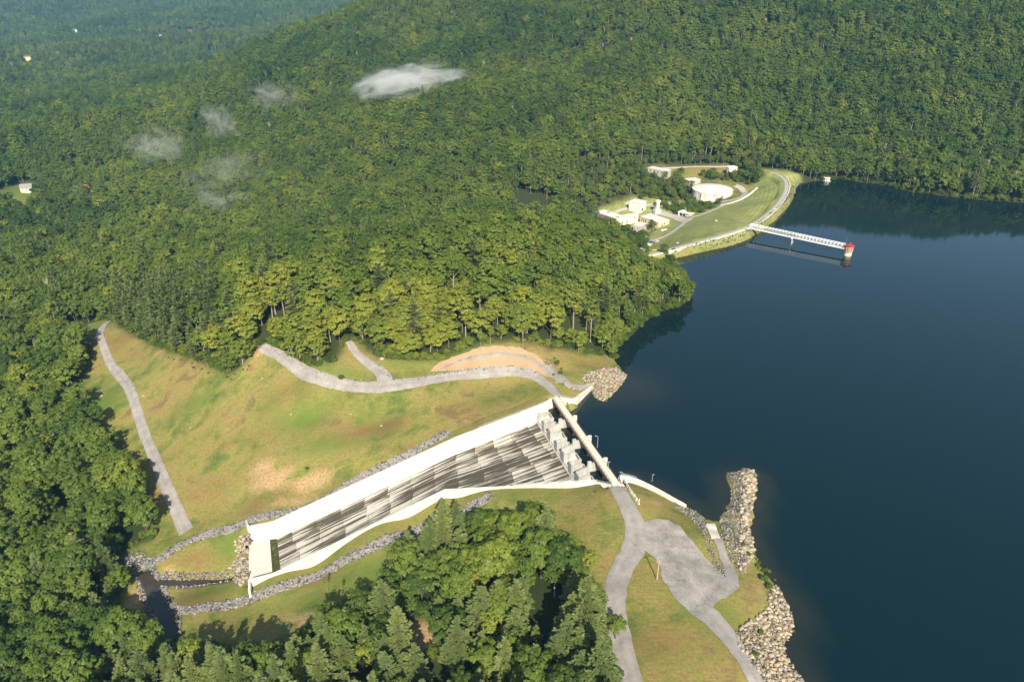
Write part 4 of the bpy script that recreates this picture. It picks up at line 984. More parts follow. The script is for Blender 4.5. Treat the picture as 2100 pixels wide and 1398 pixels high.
flat_bldg('long_hut', (1119,443), (1067,440), (1121,440), -28, 3.6, 'red_wall', 'long dark brown hut alone in a forest gap left of the plant', 'hut', 'brown_roof', [('f', 5+7*k, 1.8, 1.4, 1.4, 'window') for k in range(4)], .5)
# tanks
def tank(name, px, py, z, r, h, dome, label):
    q = P(px, py, z); q[1] += r; t = empty(name, q, 0, label, 'water tank'); m = MB(); m.lathe((0, 0, 0), [(r, -4), (r, h)], 48); w = m.build('wall', 'tank', t)
    m = MB(); m.lathe((0, 0, h), [(r+.25, 0), (r+.25, .3), (r*.8, dome*.42), (r*.5, dome*.78), (r*.2, dome*.97), (.4, dome)], 48); m.build('roof', 'white_paint', t)
    m = MB(); m.box((-r*.74, -r*.74, h/2), (.7, .7, h), .78); m.build('ladder', 'galv', w)
    m = MB(); m.lathe((r*.3, r*.2, h+dome*.8), [(.8, 0), (.8, .8), (.2, 1.1)], 12); m.build('hatch', 'white_paint', t); CLEAR.append((q[0], q[1], r+5)); return q
tank('storage_tank', 1470, 411, -16, 21, 6.3, 2.4, 'huge low round white tank with streaked wall below the dam')
tank('storage_tank', 1503, 357.5, -4, 5.8, 6.6, .8, 'small white round tank on the bank above the huge tank')
q = P(1362, 475, -24.5); t = empty('gas_tank', q, .35, 'white horizontal gas tank lying on the lawn below the round evergreen', 'tank')
m = MB(); m.tube((-3.0, 0, 1.5), (3.0, 0, 1.5), 1.0, n=14); m.tube((-3.0, 0, 1.5), (-3.6, 0, 1.5), 1.0, .45, 14); m.tube((3.0, 0, 1.5), (3.6, 0, 1.5), 1.0, .45, 14); m.build('shell', 'white_paint', t, 0, True)
for x in (-2, 2): m = MB(); m.box((x, 0, .3), (.4, 1.6, .9)); m.build('saddle', 'concrete', t)
# vehicles
def vehicle(px, py, z, rz, kind, paint, label):
    q = P(px, py, z); q[2] = float(gz(q[0], q[1]))+.36; t = empty('parked_'+kind, q, rz, label, kind)
    L, Wd = {'car': (4.6, 1.9), 'truck': (5.8, 2.1), 'van': (6.2, 2.3)}[kind]
    def hull(prof, half, inset=0): 
        m = MB(); n = len(prof); vs = [(x, -half+(inset if z_ > 1.0 else 0), z_) for x, z_ in prof]+[(x, half-(inset if z_ > 1.0 else 0), z_) for x, z_ in prof]
        m.add(vs, [tuple(range(n)), tuple(range(2*n-1, n-1, -1))]+[(i, n+i, n+(i+1) % n, (i+1) % n) for i in range(n)]); return m
    if kind == 'car': pf = [(-2.3, .35), (2.3, .35), (2.3, .8), (1.2, .98), (-1.9, 1.0), (-2.3, .9)]; cab = [(1.0, .98), (.4, 1.5), (-1.3, 1.5), (-2.0, .98)]
    elif kind == 'truck': pf = [(-2.9, .5), (2.9, .5), (2.9, 1.0), (1.9, 1.15), (-2.9, 1.15)]; cab = [(1.6, 1.15), (1.0, 1.85), (-.5, 1.85), (-.7, 1.15)]
    else: pf = [(-3.1, .45), (3.1, .45), (3.1, 1.1), (2.4, 1.35), (-3.1, 1.35)]; cab = [(2.3, 1.35), (1.8, 2.3), (-3.05, 2.4), (-3.05, 1.35)]
    hull(pf, Wd/2).build('body', paint, t, .06); hull(cab, Wd/2-.08, .12).build('cabin', paint if kind == 'van' else 'glass', t)
    if kind != 'van': m = MB(); xs = [p[0] for p in cab[1:3]]; m.box(((xs[0]+xs[1])/2, 0, cab[1][1]+.03), (abs(xs[0]-xs[1]), Wd-.5, .07)); m.build('roof', paint, t)
    else: m = MB(); m.box((2.12, 0, 1.85), (.12, Wd-.6, .6)); m.build('windscreen', 'glass', t)
    for x in (-L*.32, L*.32):
        for s in (-1, 1): m = MB(); m.tube((x, s*(Wd/2-.2), .35), (x, s*(Wd/2+.02), .35), .36, n=12); m.build('wheel', 'tyre', t)
vehicle(1385, 438, -24, 2.8, 'car', 'black_paint', 'dark car parked at the far end of the white vehicle shed')
vehicle(1411, 448.5, -24, .6, 'truck', 'white_paint', 'white pickup truck parked in front of the vehicle shed')
vehicle(1336, 498, -24, .15, 'car', 'black_paint', 'black car parked where the plant drive meets the dam toe')
vehicle(1346, 499, -24, .25, 'car', 'silver', 'silver car parked beside the black car near the dam toe')
vehicle(1328, 503, -24, .3, 'van', 'white_paint', 'white van parked at the wooded edge of the plant drive')
vehicle(1284, 487, -24.5, -.5, 'truck', 'orange', 'orange truck parked by the plant lot beside the blue car')
vehicle(1294, 491, -24.5, -.5, 'car', 'blue', 'blue car parked next to the orange truck at the plant lot')
vehicle(1263, 470, -25, -.5, 'van', 'white_paint', 'white van parked below the brown roofed office')
for k, (px, py, lb) in enumerate(((1390,499,'small white marker on the lower dam face'), (1469,453,'small white marker on the middle of the dam face'), (1589,429,'small white marker high on the dam face near the crest bend'))):
    q = grd(px, py); m = MB(); m.prism([(-1.1, -1.1), (1.1, -1.1), (1.1, 1.1), (-1.1, 1.1)], -.5, .45); m.lathe((0, 0, .45), [(.5, 0), (.5, .2), (.1, .25)], 12)
    o = m.build('survey_marker', 'concrete'); o.location = tuple(q); tag(o, lb, 'marker', 'white markers on the dam face')

# truss bridge and intake tower
A = P(1538, 468, 6.2); T0 = np.array([*P(1738, 523.5, 0)[:2], 0.0]); dv = T0[:2]-A[:2]; TL = float(np.linalg.norm(dv)); dv /= TL; TLn = TL-3.0
tz = math.atan2(dv[1], dv[0]); t = empty('truss_footbridge', (A[0], A[1], 0), tz, 'white steel truss footbridge reaching out from the dam to the red roofed tower', 'footbridge')
z0 = lambda x: 6.4+(5.0-6.4)*x/TLn
for s in (-1, 1):
    m = MB(); n = 28; h = 3.4
    for k in range(n):
        xa, xb = TLn*k/n, TLn*(k+1)/n; y = s*1.5
        m.tube((xa, y, z0(xa)), (xb, y, z0(xb)), .22, n=4); m.tube((xa, y, z0(xa)+h), (xb, y, z0(xb)+h), .20, n=4)
        m.tube((xa, y, z0(xa)), (xa, y, z0(xa)+h), .12, n=4)
        p, q = ((xa, y, z0(xa)), (xb, y, z0(xb)+h)) if k < n//2 else ((xa, y, z0(xa)+h), (xb, y, z0(xb)))
        if k % 1 == 0: m.tube(p, q, .11, n=4)
    m.tube((TLn, y, z0(TLn)), (TLn, y, z0(TLn)+h), .14, n=4); m.build('truss', 'white_steel', t)
m = MB()
for k in range(29): x = TLn*k/28; m.tube((x, -1.5, z0(x)+3.4), (x, 1.5, z0(x)+3.4), .10, n=4)
m.build('top_brace', 'white_steel', t)
m = MB(); vs = [(x, y, z0(x)+d) for x in (-1.5, TLn) for y in (-1.4, 1.4) for d in (-.1, .12)]; m.add(vs, [(0, 2, 3, 1), (4, 5, 7, 6), (0, 1, 5, 4), (2, 6, 7, 3), (1, 3, 7, 5), (0, 4, 6, 2)]); m.build('walkway', 'concrete_grey', t)
xm = TLn*.47; p = MB()
for s in (-1, 1): p.tube((xm, s*1.4, -8), (xm, s*1.4, z0(xm)-.9), .45, n=10)
pb = p.build('pier', 'concrete_grey', t); p = MB(); p.box((xm, 0, z0(xm)-.55), (1.4, 4.2, .8)); p.build('pier_cap', 'concrete', pb)
t = empty('intake_tower', T0, tz, 'round intake tower with brick top and red roof standing in the lake', 'tower')
m = MB(); m.lathe((0, 0, 0), [(2.75, -10), (2.75, 2.4), (3.25, 3.3)], 32); m.build('base', 'cream_wall', t)
m = MB(); m.lathe((0, 0, 0), [(3.4, 3.3), (3.4, 7.9)], 8, 0, .39); up = m.build('brick_wall', 'brick', t)
m = MB(); m.lathe((0, 0, 0), [(4.0, 7.85), (3.9, 8.15), (.8, 9.7), (.75, 10.4), (.05, 11.0)], 8, 0, .39); m.build('roof', 'red_roof', t)
for k in range(8):
    a = 2*math.pi*k/8; r = 3.4*math.cos(math.pi/8)
    if k in (1, 3, 5, 7, 6): m = MB(); m.box((r*math.cos(a), r*math.sin(a), 5.9), (.14, 1.3, 1.9), a); f = m.build('window', 'white_paint', up); m = MB(); m.box(((r+.06)*math.cos(a), (r+.06)*math.sin(a), 5.9), (.12, 1.0, 1.6), a); m.build('pane', 'glass', f)
m = MB(); m.tube((-3.6, 1.6, 3.3), (-3.6, 1.6, 13.5), .09, .05, 6); m.build('antenna_mast', 'galv', t)
q = P(1695, 372, 0); t = empty('boathouse', q, .25, 'small pale boathouse floating at the wooded far shore', 'boathouse')
m = MB(); m.box((0, 0, .35), (6.6, 5, .9)); m.build('float', 'concrete_grey', t); m = MB(); m.box((0, .5, 2.2), (5, 3.4, 2.8)); w = m.build('wall', 'cream_wall', t); m = MB(); m.prism([(-3, -1.9), (3, -1.9), (3, 2.8), (-3, 2.8)], 3.6, [3.8, 3.8, 4.4, 4.4]); m.build('roof', 'cream_wall', t); m = MB(); m.box((-.8, -1.22, 1.8), (1.4, .1, 2.0)); m.build('door', 'dark', w)
CLEAR.append((q[0], q[1], 9))

# houses across the valley
def house_at(px, py, *a, **k):
    q = G(px, py, 700); up = 10.0 if q[1] > 1200 else 2.5; q[2] += up; k_ = None; CLEAR.append((q[0]-q[0]/q[1]*60, q[1]-60, 9)); h = gable_house('house', q, *a, **k); CLEAR.append((q[0]-q[0]/q[1]*24, q[1]-24, 11)); CLEAR.append((q[0]-q[0]/q[1]*42, q[1]-42, 9))
house_at(57, 393, .35, 13, 10, 4.2, 3.4, 'cream_wall', 'grey_roof', 'cream house with grey gable roof above a lawn on the left valley side', chim=True)
house_at(155, 72, .5, 18, 12, 8, 4, 'cream_wall', 'grey_roof', 'tiny pale house high on the far wooded slope')
house_at(121, 122, -.3, 26, 14, 8.5, 5, 'red_wall', 'brown_roof', 'dark brown house with wide roof on the far left slope', chim=True)
house_at(60, 128, .2, 22, 12, 7, 4, 'tan_wall', 'brown_roof', 'low tan house left of the dark brown house on the far slope')
house_at(390, 72, .4, 20, 12, 6, 4, 'red_wall', 'red_wall', 'small red house high on the far slope, right of the pale one')
house_at(331, 82, .1, 10, 8, 6, 3, 'grey_wall', 'grey_roof', 'tiny grey hut below and left of the red house')
house_at(183, 392, .5, 9, 7, 4, 3, 'brick', 'brick', 'brick red hut among the trees right of the cream house')

# ------------------------------------------------------------------ trees
def leaf_quads(c, nrm, size, rng, asp=1.0):
    """one rhombus per row, lying across nrm"""
    n = len(c); nrm = nrm/np.linalg.norm(nrm, axis=1)[:, None]
    ref = rng.normal(size=(n, 3)); a = np.cross(nrm, ref); a /= np.linalg.norm(a, axis=1)[:, None]+1e-9; b = np.cross(nrm, a)
    s = size[:, None]
    return np.stack([c-a*s, c-b*s*.62*asp, c+a*s, c+b*s*.62*asp], 1)
def trunk_mesh(pts, rad, n=7):
    m = MB()
    for (a, b, r0, r1) in pts: m.tube(a, b, r0, r1, n, cap=False)
    return m
def make_broad(seed, H=22, RC=6.0, base=.36, nclump=46, nleaf=42, flat=1.0):
    rng = np.random.default_rng(seed); cz = H*(base+1)/2; hz = H*(1-base)/2*flat
    lean = rng.normal(0, .5, 2)
    cc, rr = [], []
    nl = rng.integers(4, 7); lob = rng.normal(size=(nl, 3)); lob /= np.linalg.norm(lob, axis=1)[:, None]; lob[:, 2] = np.abs(lob[:, 2])*.7
    for i in range(nclump):
        d = rng.normal(size=3); d /= np.linalg.norm(d)
        if d[2] < -.45: d[2] = -d[2]
        bump = 1+.24*max(0, max(lob@d))**2*rng.uniform(.6, 1.3)-.12
        k = rng.uniform(.62, .98) if i > nclump*.2 else rng.uniform(.2, .6)
        tap = 1-.25*max(0, -d[2])
        cc.append((d[0]*RC*k*bump*tap+lean[0], d[1]*RC*k*bump*tap+lean[1], cz+d[2]*hz*k*bump+rng.normal(0, .3))); rr.append(rng.uniform(.75, 1.5)*RC/6)
    cc = np.array(cc); rr = np.array(rr); Q = []; var = []
    for c, r in zip(cc, rr):
        n = int(nleaf*(r/1.4)**1.5); d = rng.normal(size=(n, 3)); d /= np.linalg.norm(d, axis=1)[:, None]; d[:, 2] = np.where(d[:, 2] < -.25, -d[:, 2], d[:, 2])
        p = c+d*r*rng.uniform(.7, 1.05, (n, 1))*np.array([1, 1, .8])
        dc = (c-np.array([0, 0, cz-hz*.3])); dc = dc/np.linalg.norm(dc); nr = d*.75+dc*.6+np.array([0, 0, .25])+rng.normal(0, .27, (n, 3))
        Q.append(leaf_quads(p, nr, rng.uniform(.34, .62, n)*RC/6, rng)); v = rng.uniform(0, 1); var.append(np.clip(v+rng.normal(0, .12, n), 0, 1))
    Q = np.concatenate(Q); var = np.concatenate(var)
    V = Q.reshape(-1, 3); FQ = np.arange(len(V)).reshape(-1, 4)
    crown = (V, FQ, np.repeat(var, 4))
    top = np.array([lean[0], lean[1], cz+hz*.4]); seg = [((0, 0, -2.5), (lean[0]*.3, lean[1]*.3, H*base), H*.016+.08, H*.011+.06), ((lean[0]*.3, lean[1]*.3, H*base), tuple(top), H*.011+.06, .07)]
    st = np.array([lean[0]*.3, lean[1]*.3, H*base])
    for c in cc[rng.choice(len(cc), 9, False)]:
        q = st+(top-st)*rng.uniform(0, .45); seg.append((tuple(q), tuple(q+(c-q)*.9), .15, .05))
    return crown, seg
def make_pine(seed, H=27, RC=5.6, base=.22, nw=21):
    rng = np.random.default_rng(seed); Q = []; var = []; seg = [((0, 0, -2.5), (0, 0, H*.6), .38, .22), ((0, 0, H*.6), (rng.normal(0, .2), rng.normal(0, .2), H), .22, .04)]
    for w in range(nw):
        t = w/(nw-1); z = H*(base+(1-base)*t); Rw = RC*(1-t)**.75*rng.uniform(.8, 1.1)*(1 if t > .12 else .75)+.35
        for b in range(rng.integers(5, 8)):
            a = rng.uniform(0, 6.28); L = Rw*rng.uniform(.6, 1.12); dr = np.array([math.cos(a), math.sin(a), 0]); sd = np.array([-dr[1], dr[0], 0])
            up = rng.uniform(.0, .28)+.35*t; zz = z+rng.uniform(-.5, .5); n = int(8+L*7)
            s = np.sqrt(rng.uniform(.06, 1, n)); wd = rng.uniform(-1, 1, n)*(.22+.26*(1-s))*L*.75
            p = dr*(s*L)[:, None]+sd*wd[:, None]; p[:, 2] = zz+s*L*up-.10*L*s*s+rng.normal(0, .14, n)
            nr = np.array([0, 0, 1.0])+dr*.25+rng.normal(0, .42, (n, 3))
            ln = dr+sd*(wd/(L*.6+.1))[:, None]*.9+np.array([0, 0, .25]); ln /= np.linalg.norm(ln, axis=1)[:, None]
            bb = np.cross(nr, ln); bb /= np.linalg.norm(bb, axis=1)[:, None]; sz = rng.uniform(.40, .72, n)[:, None]
            Q.append(np.stack([p-ln*sz*.8, p-bb*sz*.36, p+ln*sz, p+bb*sz*.36], 1)); v = rng.uniform(.2, .8); var.append(np.clip(v+(s-.6)*.5+rng.normal(0, .08, n), 0, 1))
            if b < 2 and w % 2 == 0: seg.append(((0, 0, zz), tuple(dr*L*.6+np.array([0, 0, zz+L*.6*up])), .07, .03))
    Q = np.concatenate(Q); V = Q.reshape(-1, 3); return (V, np.arange(len(V)).reshape(-1, 4), np.repeat(np.concatenate(var), 4)), seg
def crown_me(name, cr, mat): me = np_mesh(name, cr[0], cr[1], {'clump': cr[2]}); me.materials.append(M[mat]); return me
def trunk_me(name, seg, mat):
    m = trunk_mesh(seg, None); me = bpy.data.meshes.new(name); me.from_pydata(m.v, [], m.f); me.update(); me.materials.append(M[mat]); return me
def joint_me(name, cr, seg, lm, bm):
    m = trunk_mesh(seg[:5], None, 5); tv = np.array(m.v); V = np.concatenate([cr[0], tv]); F2 = np.concatenate([cr[1], np.array(m.f)+len(cr[0])])
    me = np_mesh(name, V, F2, {'clump': np.concatenate([cr[2], np.zeros(len(tv))])}); me.materials.append(M[lm]); me.materials.append(M[bm])
    me.polygons.foreach_set('material_index', np.concatenate([np.zeros(len(cr[1]), np.int32), np.ones(len(m.f), np.int32)]).astype(np.int32)); return me
BRO = [make_broad(100+i, H, RC, b, int(nc*1.5), nl-8) for i, (H, RC, b, nc, nl) in enumerate(((21, 6.3, .16, 62, 42), (23, 5.8, .22, 58, 42), (19, 6.8, .12, 64, 42), (24, 5.2, .42, 44, 40), (20, 6.0, .18, 56, 44), (17, 5.6, .10, 54, 42), (22, 7.0, .24, 66, 42)))]
PIN = [make_pine(300+i, H, RC, b, nw) for i, (H, RC, b, nw) in enumerate(((27, 5.6, .22, 21), (25, 5.0, .30, 18), (29, 6.2, .26, 22), (22, 4.6, .18, 18)))]
NB, NP = len(BRO), len(PIN)
SNAG = make_broad(500, 20, 4.6, .34, 26, 2)

# candidate sites
def sites():
    S = []
    def grid(x0, x1, y0, y1, st):
        gx, gy = np.meshgrid(np.arange(x0, x1, st), np.arange(y0, y1, st)); gx = gx+((np.arange(gx.shape[0]) % 2)*.5*st)[:, None]
        gx = gx.ravel()+RNG.uniform(-.42, .42, gx.size)*st; gy = gy.ravel()+RNG.uniform(-.42, .42, gy.size)*st; return gx, gy
    for x0, x1, y0, y1, st in ((-480, 520, 110, 640, 6.0), (-900, 1100, 640, 1150, 6.5), (-1500, 1500, 1150, 1900, 8.0), (-3400, 900, 1900, 5000, 12.5)):
        gx, gy = grid(x0, x1, y0, y1, st); z = gz(gx, gy); px, py, dep = to_px(gx, gy, z+12)
        k = (px > -160) & (px < 2270) & (py > -70) & (py < 1560) & (dep > 60)
        k |= (gx > 120) & (gx < 1100) & (gy > 700) & (gy < 1950) & (np.abs(gx) < gy*.95)      # hillside mirrored in the lake
        k &= woods(gx, gy, z) & (gz(gx, gy) > -90)
        gx, gy, z = gx[k], gy[k], z[k]; S.append(np.column_stack([gx, gy, z, np.full(len(gx), st)]))
    S = np.concatenate(S)
    sdw = seg_dist(S[:, 0], S[:, 1], SHORE[:44], False); S = S[sdw > .5]
    cl = np.array(CLEAR); ok = np.ones(len(S), bool)
    for x, y, r in CLEAR: ok &= np.hypot(S[:, 0]-x, S[:, 1]-y) > r
    return S[ok]
S = sites()
keep = (S[:, 1] > 400) | (RNG.random(len(S)) > .36); S = S[keep]
px, py, dep = to_px(S[:, 0], S[:, 1], S[:, 2])
PINE_Z = [(([(215,660),(245,640),(300,600),(400,590),(450,640),(470,770),(420,748),(360,725),(300,700)]), .88), ([(830,1290),(900,1270),(1000,1245),(1100,1235),(1190,1250),(1240,1300),(1262,1420),(1262,1650),(250,1650),(225,1345),(480,1338),(640,1290),(760,1260)], .70), ([(840,1168),(900,1125),(965,1100),(985,1150),(930,1200),(850,1210)], .85), ([(150,1180),(240,1180),(240,1310),(150,1320)], .45), ([(560,640),(640,640),(660,745),(560,715)], .25)]
pp = np.full(len(S), .055); pp[S[:, 1] > 1150] = .03
for poly, w in PINE_Z: pp[inside(px, py, poly) & (S[:, 1] < 520)] = w
pine = RNG.random(len(S)) < pp
n = len(S)
patchn = fbm(S[:, 0]/45, S[:, 1]/45, 3, 5)+(fbm(S[:, 0]/190, S[:, 1]/190, 3, 31)-.45)*.8
tint = np.clip(.44+RNG.normal(0, .16, n)+(patchn-.45)*.9, 0, .86)
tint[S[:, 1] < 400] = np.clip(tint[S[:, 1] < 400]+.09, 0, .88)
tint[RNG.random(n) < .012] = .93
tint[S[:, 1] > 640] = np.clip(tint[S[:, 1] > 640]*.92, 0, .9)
sun_side = inside(px, py, [(420,560),(900,420),(1430,560),(1280,745),(500,760)]) & (S[:, 1] < 560); tint[sun_side] = np.clip(tint[sun_side]+.10, 0, .93)  # sunlit look of the knoll front painted in as yellower leaf tint
edge = np.array(forest_a)
sc = (.52+.68*RNG.random(n)**.8)*np.where(S[:, 3] > 10, 1.16, np.where(S[:, 3] > 7, .97, .90)); scz = sc*RNG.uniform(.86, 1.25, n)
sc = np.where(S[:, 1] < 400, sc*1.16, sc*1.0); scz = np.where(S[:, 1] < 400, scz*np.where(pine, .90, .96), scz)
# slimmer, lower trees near the plant
nearplant = inside(px, py, [(1180,330),(1600,330),(1600,440),(1300,520),(1180,470)]) & (S[:, 1] > 520); sc[nearplant] *= .62; scz[nearplant] *= .55
vi = np.where(pine, NB+RNG.integers(0, NP, n), RNG.integers(0, NB, n))
edge_t = np.zeros(n, bool)
for a, b in ((0, -8), (7, -5), (-7, -5), (8, 0), (-8, 0)): edge_t |= ~woods(S[:, 0]+a, S[:, 1]+b, gz(S[:, 0]+a, S[:, 1]+b))
vi = np.where(edge_t & ~pine & (RNG.random(n) < .75), np.where(RNG.random(n) < .5, 5, 2), vi); vi = np.where((RNG.random(n) < .010) & (S[:, 1] > 400), NB+NP, vi); rz = RNG.uniform(0, 6.28, n)
# crowns that would hide what the photo shows behind them grow smaller there
OUT = np.array([(1150,430),(1180,440),(1232,448),(1300,502),(1330,524),(1362,538),(1395,550),(1428,585)]); OUT2 = np.array([(300,1320),(480,1318),(600,1315),(640,1262),(700,1225),(790,1190),(815,1130),(845,1060),(880,1035),(925,1040),(960,1035),(1010,1032),(1060,1008),(1095,1015),(1130,1060),(1180,1100),(1205,1140),(1220,1200),(1255,1260),(1275,1310)])
drop = np.zeros(n, bool)
for k in range(7):
    qx, qy, _ = to_px(S[:, 0], S[:, 1], S[:, 2]+np.where(pine, 26, 22)*scz)
    bad = ((S[:, 1] < 600) & (S[:, 0] > 40) & (qx > 1150) & (qx < 1432) & (qy < np.interp(qx, OUT[:, 0], OUT[:, 1]))) | ((S[:, 1] < 300) & (qx > 300) & (qx < 1275) & (qy < np.interp(qx, OUT2[:, 0], OUT2[:, 1])-4) & (S[:, 0] > -140))
    scz = np.where(bad, scz*.84, scz); sc = np.where(bad, sc*.93, sc)
drop = bad | (scz < .26)
S, sc, scz, pine, tint, vi, rz, px, py, dep, edge_t = [a[~drop] for a in (S, sc, scz, pine, tint, vi, rz, px, py, dep, edge_t)]; n = len(S)
# individuals: the nearest of each kind that stand in the frame
tpx, tpy, _ = to_px(S[:, 0], S[:, 1], S[:, 2]+20*scz)
infr = (tpx > -25) & (tpx < 2125) & (tpy < 1398+10) & (py > 0)
indiv = np.zeros(n, bool); dead = vi == NB+NP
for kind, cap in ((False, 297), (True, 285)):
    c = np.where((pine == kind) & infr & (dep < 640) & ~dead)[0]; c = c[np.argsort(dep[c])][:cap]; indiv[c] = True
cm = [crown_me('broadleaf_crown', b[0], 'leaf') for b in BRO]+[crown_me('pine_crown', b[0], 'needle') for b in PIN]
tm = [trunk_me('broadleaf_trunk', b[1], 'bark_pale' if i % 2 else 'bark') for i, b in enumerate(BRO)]+[trunk_me('pine_trunk', b[1], 'bark') for b in PIN]
def stand(x, y):
    if y < 700-.0*x and x < 232 and y < 690: return 'at the bend of the gravel track'
    if x < 330 and y < 900: return 'left of the gravel track'
    if x < 330 and y < 1120: return 'between left edge and lower track'
    if x < 300 and y < 1300: return 'left of the creek'
    if y > 1280 and x < 640: return 'along the bottom below the drain'
    if y > 1010 and x < 900: return 'in the left part of the grove'
    if y > 1010 and x < 1080: return 'in the grove centre'
    if y > 1010: return 'on the drive side of the grove'
    if x < 480: return 'above the meadow beside the track'
    if x < 720: return 'behind the forked gravel road'
    if x < 1000: return 'on the knoll above the side road'
    if x < 1150: return 'behind the bare earth cut'
    return 'on the lakeside tip of the knoll'
def look(k):
    t = tint[k]; s = scz[k]
    c = ('dark green', 'mid green', 'fresh green', 'yellow green', 'golden yellow')[int(np.digitize(t, (.26, .46, .66, .88)))]
    z = 'small' if s < .88 else 'tall' if s > 1.06 else 'medium'
    return z, c
cnt = {}
order = np.where(indiv)[0]; order = order[np.lexsort((tpx[order],))]
RANK = ('leftmost', 'second from left', 'third from left', 'fourth from left', 'fifth from left', 'sixth from left', 'seventh from left', 'eighth from left', 'ninth from left', 'tenth from left', 'eleventh from left', 'twelfth from left')
for k in order:
    z, c = look(k); st = stand(tpx[k], tpy[k]); kd = 'pine' if pine[k] else 'broadleaf tree'
    if pine[k]: c = 'grey green' if tint[k] < .45 else 'light green'
    key = (z, c, st, kd); i = cnt.get(key, 0); cnt[key] = i+1
    lab = '%s %s %s %s, %s' % (z, c, kd, st, RANK[min(i, 11)]) if i else '%s %s %s %s, leftmost' % (z, c, kd, st)
    if i > 11: lab = '%s %s %s %s, far right' % (z, c, kd, st)
    t = empty('pine_tree' if pine[k] else 'broadleaf_tree', S[k, :3], rz[k], lab, 'pine' if pine[k] else 'tree', ('pines ' if pine[k] else 'broadleaf trees ')+st)
    t.scale = (sc[k], sc[k], scz[k])
    for nm, me in (('crown', cm[vi[k]]), ('trunk', tm[vi[k]])):
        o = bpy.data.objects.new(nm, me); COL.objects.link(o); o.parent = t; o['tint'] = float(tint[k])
def single(name, px_, py_, var, s, sz, tnt, label, cat='tree', ymin=100):
    q = G(px_, py_, ymin); t = empty(name, q, RNG.uniform(0, 6), label, cat); t.scale = (s, s, sz)
    for nm, me in (('crown', cm[var]), ('trunk', tm[var])):
        o = bpy.data.objects.new(nm, me); COL.objects.link(o); o.parent = t; o['tint'] = tnt
single('broadleaf_tree', 1072, 712, 3, .5, .62, .93, 'bright golden yellow tree at the wood edge above the bare earth cut')
single('broadleaf_tree', 1005, 712, 3, .42, .55, .86, 'slim yellow green sapling left of the golden tree above the earth cut')
single('broadleaf_tree', 985, 716, 3, .36, .5, .84, 'slimmest yellow green sapling at the wood edge above the earth cut')
single('broadleaf_tree', 1336, 486, 5, .95, 1.0, .05, 'dark round evergreen standing alone among the plant buildings', 'tree', 520)
single('broadleaf_tree', 810, 1242, 5, .36, .42, 1.0, 'small orange leaved tree at the left edge of the grove')
single('broadleaf_tree', 703, 1222, 3, .16, .3, .93, 'small yellow sapling on the grass between the drain and the grove')
single('broadleaf_tree', 672, 1218, 3, .16, .42, .6, 'thin green sapling on the grass left of the yellow sapling')
single('broadleaf_tree', 1206, 1178, 0, .5, .55, .88, 'bright yellow green tree at the drive side of the grove')
single('broadleaf_tree', 1262, 1310, 4, .55, .5, .62, 'fresh green leaning tree overhanging the gravel drive')
single('broadleaf_tree', 1252, 734, 4, .6, .55, .7, 'round light tree at the water below the knoll')
for p_, s_, l_ in (((630,963),.16,'small dark bush alone on the bare meadow patch'), ((1142,748),.24,'dark green bush beside the stone swale'), ((1150,768),.22,'lower dark green bush beside the stone swale'), ((700,778),.26,'low dark bush on the grass island between the two roads'), ((1135,770),.12,'tiny bush in the bend of the stone swale'), ((1524,1118),.13,'green bush in the jetty rocks, upper one'), ((1535,1140),.16,'green bush in the jetty rocks, lower one'), ((1565,1190),.22,'wide green bush on the shore between jetty and boulders'), ((1578,1208),.2,'green bush at the top of the boulder shore'), ((1560,1300),.16,'green bush in the middle of the boulder shore'), ((1548,1345),.16,'green bush low in the boulder shore')):
    single('bush', *p_, 2, s_, s_*.55, .35, l_, 'bush')
# undergrowth along the wood edges, and shrubs by the plant
ux, uy = [], []
f2 = (np.abs(forest_a-.5) < .42) & (YY < 640) & (YY > 150) & (np.abs(XX) < 300)
jj = np.argwhere(f2)
jj = jj[RNG.random(len(jj)) < .5]
ux = XX[jj[:, 0], jj[:, 1]]+RNG.uniform(-1, 1, len(jj)); uy = YY[jj[:, 0], jj[:, 1]]+RNG.uniform(-1, 1, len(jj))
din = blur(WD, 9); jk = np.argwhere((WD > .5) & (din < .93) & (YY < 640) & (YY > 150) & (np.abs(XX) < 320)); jk = jk[RNG.random(len(jk)) < .085]
fx_ = XX[jk[:, 0], jk[:, 1]]; fy_ = YY[jk[:, 0], jk[:, 1]]; fp = to_px(fx_, fy_, gz(fx_, fy_)+9); kf = ~((fp[0] > 1150) & (fp[1] < np.interp(fp[0], OUT[:, 0], OUT[:, 1])) & (fy_ > 400)); fx_, fy_ = fx_[kf], fy_[kf]
spx, spy, _ = to_px(ux, uy, gz(ux, uy)); wk = woods(ux, uy, gz(ux, uy)); ok = wk & (seg_dist(ux, uy, SHORE) > 1)
ux, uy = ux[ok], uy[ok]
def px_scatter(poly, step, ymin): 
    P_ = np.array([G(*p, ymin)[:2] for p in poly]); return scatter_poly(P_, step)
sh1 = np.concatenate([px_scatter([(1440,352),(1500,360),(1570,352),(1560,368),(1540,380),(1500,372),(1450,366)], 5, 520), px_scatter([(1340,420),(1420,416),(1490,414),(1440,436),(1400,440),(1360,428)], 4, 520), px_scatter([(1310,378),(1395,376),(1425,400),(1430,412),(1310,408)], 5.5, 520)])
shf = scatter_line([P(*p)[:2]+np.array([0, 2.5]) for p in ((1690,371),(1720,368),(1800,378),(1880,396),(2000,409),(2100,416),(2250,424))], 7, 4.2)
sh1 = np.concatenate([sh1, shf, scatter_line([np.array(p)+np.array(d) for p, d in zip(SHORE[10:22], [(-1.5, 2)]*4+[(-2, .5)]*8)], 4, 2.6)])
